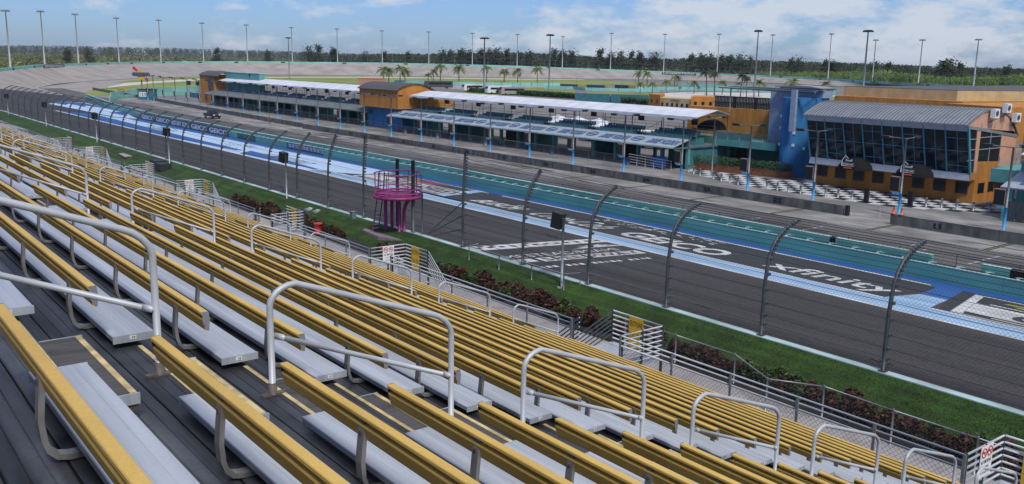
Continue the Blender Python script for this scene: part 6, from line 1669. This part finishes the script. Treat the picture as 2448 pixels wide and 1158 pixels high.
# cars in the lot left of the middle block (seen under the left canopy) and beyond
rr_ = random.Random(21)
for i in range(14):
    x, y = 118+rr_.uniform(-3, 14), 178+i*6.0
    box_vehicle(x, y, 4.6, 1.9, 1.6, R(95+rr_.uniform(-8, 8)), rr_.choice([signw, truckp, redm, polewh, tealf]), '%s car parked behind the left rooftop seats, %s from the orange block' % ('small', ORD[i]), 'parked_car', 'car')
r = thing('salmon_building', 'low flat salmon building behind the left canopy', 'building', (150, 262, 0))
P1, P2 = survey(855, 205), survey(905, 207); m = MB(); m.prism([(P1.x, P1.y), (P2.x, P2.y), (P2.x+10, P2.y+10), (P1.x+10, P1.y+10)], 0, 3.3, 'z'); part('wall', m, pinkor, r); m = MB(); m.prism([(P1.x, P1.y), (P2.x, P2.y), (P2.x+10, P2.y+10), (P1.x+10, P1.y+10)], 3.3, 3.6, 'z'); part('roof', m, redm, r)
# thin signs, posts in the infield
for i in range(26):
    u = 1020+i*33+rr_.uniform(-8, 8); v = 214+max(0, (u-1200))*.03+rr_.uniform(-3, 6); p = survey(u, v); m = MB(); m.tube([tuple(p), (p.x, p.y, rr_.uniform(3, 7))], .07, 4)
    solo('thin_post', m, polegr, 'thin grey post in the infield among the palms, %s from the left' % ORD[i], 'post', 'thin posts in the infield', loc=tuple(p))

# ================================================================== TREES
def tree_proto(seed, h, w, m_leaf, nleaf, kind):
    rr = random.Random(seed); r = thing('casuarina_tree' if kind == 'c' else 'bushy_tree', 'x', 'tree', (0, 0, 0)); mb = MB()
    m = MB(); m.tube([(0, 0, 0), (.2, 0, h*.4), (0, .1, h*.85)], [.35, .22, .05], 5)
    for k in range(6):
        a = rr.uniform(0, 6.28); z = h*rr.uniform(.25, .7); m.tube([(0, 0, z), (math.cos(a)*w*.5, math.sin(a)*w*.5, z+h*.14)], [.12, .03], 4)
    part('trunk', m, bark, r)
    cl = []
    for k in range(30 if kind == 'c' else 14):
        f_ = rr.random(); z = h*(.12+.84*f_) if kind == 'c' else h*(.25+.6*f_); rad = w*(.42*(1-f_)**.6+.06) if kind == 'c' else w*.42
        a = rr.uniform(0, 6.28); cl.append((math.cos(a)*rad*rr.uniform(.2, 1), math.sin(a)*rad*rr.uniform(.2, 1), z, w*rr.uniform(.08, .16)))
    for _ in range(nleaf):
        c = rr.choice(cl); p = Vector((c[0]+rr.gauss(0, 1)*c[3], c[1]+rr.gauss(0, 1)*c[3], max(.3, c[2]+rr.gauss(0, 1)*c[3]*(1.3 if kind == 'c' else .7)))); s = rr.uniform(.25, .6)*(h/20+.35)
        a = Vector((rr.gauss(0, 1), rr.gauss(0, 1), rr.gauss(0, 1)+(.8 if kind == 'c' else 0))).normalized(); q = a.orthogonal().normalized()
        mb.face([p-a*s, p+q*s*.5, p+a*s, p-q*s*.5])
    part('crown', mb, m_leaf, r); KIDS[r] = list(r.children); return r
TC = [tree_proto(31, 20, 8, leafc, 1500, 'c'), tree_proto(32, 19, 10, leafc, 1700, 'c'), tree_proto(33, 21, 7, leafc, 1400, 'c')]
TB = [tree_proto(41, 9, 9, leafb, 600, 'b'), tree_proto(42, 8, 11, leafb, 650, 'b')]
usedp = set()
def put_tree(proto_, p, s, lab, grp, sz=1.0):
    if id(proto_) not in usedp: o = proto_; usedp.add(id(proto_)); o.location = p; o['label'] = lab; o.rotation_euler = (0, 0, random.random()*6)
    else: o = dup(proto_, p, random.random()*6.28, lab)
    o.scale = (s*sz, s*sz, s); o['group'] = grp
# distinct trees: (pixel column, height of top in the photo, distance)
dt = [(740, 113, 1000), (760, 112, 1010), (797, 117, 1000), (875, 125, 1000), (920, 127, 990), (975, 126, 1000), (1060, 122, 960), (1078, 124, 950), (1103, 120, 960), (1122, 122, 960), (1150, 120, 950), (1170, 119, 960), (1190, 118, 950), (1213, 122, 940), (1240, 126, 940), (1268, 125, 930), (1325, 121, 920), (1345, 122, 920), (1365, 124, 930), (1437, 122, 920), (1460, 125, 930), (1485, 126, 920), (1512, 128, 930), (1530, 127, 930), (1565, 128, 920), (1655, 134, 900), (1678, 132, 900), (1700, 131, 890), (1725, 133, 880), (1745, 135, 880), (1770, 133, 870), (1795, 137, 870), (1893, 142, 840), (1912, 141, 830), (1975, 147, 800), (1990, 146, 790), (2095, 150, 700), (2125, 154, 690), (2260, 146, 660), (2275, 145, 655), (2295, 156, 660), (2410, 160, 650), (160, 119, 1100), (210, 113, 1150), (520, 119, 1150), (640, 122, 1100)]
for i, (u, v, D) in enumerate(sorted(dt)):
    top = sight(u, v, D); base = -.35 if D > 600 else 0; hh = top.z-base
    put_tree(TC[i % 3], (top.x, top.y, base), hh/20.0, 'tall dark casuarina tree rising above the far treeline, %s from the left' % ORD[i], 'tall dark trees of the far treeline', sz=random.uniform(1.3, 1.9))
for c_, lst in ((0, [(2010, 172, 760), (2035, 170, 740), (2060, 166, 720), (2110, 165, 640), (2135, 167, 640), (2165, 172, 620), (2185, 176, 600), (2215, 180, 590), (2240, 183, 600), (2280, 184, 590), (2310, 186, 590), (2350, 182, 580), (2385, 180, 570), (2415, 182, 560), (2440, 176, 560), (1950, 176, 790), (1925, 165, 800), (1900, 168, 830), (2080, 176, 660), (2150, 183, 590), (2100, 184, 620), (2200, 190, 560), (2260, 192, 550), (2330, 194, 540), (2400, 194, 530), (2440, 196, 530)]),):
    for i, (u, v, D) in enumerate(sorted(lst)):
        top = sight(u, v, D+25); zb = 2.0; hh = max(2.5, top.z-zb)
        put_tree(TB[i % 2], (top.x, top.y, zb-.5), (hh+.5)/8.5, 'bright green bushy tree behind the right turn wall, %s from the left' % ORD[i], 'bright green trees behind the turn wall', sz=1.5)

# ---- far forest and scrub : masses nobody could count
def mass(name, n, place, m_, label, leafn, size, seed):
    r2 = np.random.default_rng(seed); N_ = n*leafn
    cen = np.array([place(r2) for _ in range(n)])           # x, y, z0, h, w
    C = np.repeat(cen, leafn, axis=0)
    g1 = r2.normal(size=(N_, 3)); f_ = r2.random(N_)
    ww = C[:, 4]*(0.55*(1-f_)**.5+.1)
    P = np.stack([C[:, 0]+g1[:, 0]*ww*.6, C[:, 1]+g1[:, 1]*ww*.6, C[:, 2]+C[:, 3]*(f_*.98)], 1)
    a = r2.normal(size=(N_, 3)); a /= np.linalg.norm(a, axis=1)[:, None]; b2 = np.cross(a, r2.normal(size=(N_, 3))); b2 /= np.linalg.norm(b2, axis=1)[:, None]
    s = (size*(.6+.8*r2.random(N_)))[:, None]
    V = np.stack([P-a*s, P+b2*s*.7, P+a*s], 1).reshape(-1, 3)
    me = bpy.data.meshes.new(name); me.vertices.add(len(V)); me.vertices.foreach_set('co', V.ravel()); me.loops.add(len(V)); me.polygons.add(N_)
    me.loops.foreach_set('vertex_index', np.arange(len(V))); me.polygons.foreach_set('loop_start', np.arange(0, len(V), 3)); me.update(); me.validate()
    me.materials.append(m_); o = link(name, me); tag(o, label, 'trees', None, 'stuff')
def pl_forest(r2):
    u = r2.uniform(-80, 2560); top = np.interp(u, [-80, 0, 100, 250, 400, 550, 700, 850, 1000, 1100, 1250, 1350, 1450, 1600, 1700, 1850, 2000, 2150, 2300, 2448, 2560], [110, 110, 110, 113, 116, 120, 124, 130, 130, 128, 127, 130, 138, 142, 138, 147, 151, 156, 162, 166, 168])+abs(r2.normal())*4.0-2.2
    D = float(np.interp(u, [600, 900], [2500, 1150]))+r2.uniform(-120, 250); p = sight(u, top, D); h = p.z+.35
    return (p.x, p.y, -.4, h, 9*(D/1150)**.5)
mass('far_forest', 4600, pl_forest, leafc, 'dark band of far forest along the whole horizon', 52, 1.4, 5)
def pl_scrub(r2):
    u = r2.uniform(-80, 800); D0 = float(np.interp(u, ODx, ODd))+45; D = D0+(2250-D0)*r2.uniform(0, 1)**.6
    p = sight(u, 150, D); f_ = (D-D0)/(2250-D0); h = 1.2+2.5*r2.random()**2+6.5*f_**1.5*(.5+r2.random())+(3.0 if r2.random() < .07 else 0)
    return (p.x, p.y, -.4, h, h*1.7+2*f_)
mass('scrub_left', 8500, pl_scrub, leafs, 'olive green scrubland beyond the left part of the turn', 24, 2.0, 6)
def pl_scrub2(r2):
    u = r2.uniform(700, 2560); D0 = float(np.interp(u, ODx, ODd)); D = D0+25+r2.uniform(0, 1)*300
    p = sight(u, 150, D); h = 2.0+4.5*r2.random()
    return (p.x, p.y, -.4 if D > D0+60 else 0.5, h+3, 7)
mass('scrub_right', 2600, pl_scrub2, leafs, 'green undergrowth behind the right part of the turn wall', 26, .9, 8)
def pl_thicket(r2):
    u = r2.uniform(1830, 2560); D0 = float(np.interp(u, ODx, ODd)); D = D0+18+r2.uniform(0, 1)*50
    top = float(np.interp(u, [1830, 1950, 2050, 2150, 2250, 2350, 2448, 2560], [174, 176, 172, 176, 186, 186, 184, 186]))+r2.normal()*2.5
    p = sight(u, top, D); return (p.x, p.y, .5, max(2.5, p.z-.5), 7)
mass('green_thicket', 900, pl_thicket, leafb, 'bright green thicket of bushes just behind the right end of the turn wall', 90, .55, 9)

# ================================================================== AIR
hz = MB(); hz.box(-5100, -3100, -1.4, 9100, 9100, 62)
hmat = bpy.data.materials.new('haze_air'); hmat.use_nodes = True
hn = hmat.node_tree; hn.nodes.clear(); ho = hn.nodes.new('ShaderNodeOutputMaterial'); hv = hn.nodes.new('ShaderNodeVolumePrincipled')
hv.inputs['Color'].default_value = (.80, .87, 1, 1); hv.inputs['Density'].default_value = 0.00005; hn.links.new(hv.outputs[0], ho.inputs['Volume'])
ho_ = link('haze', meshof(hz, 'haze', [hmat])); ho_['kind'] = 'stuff'
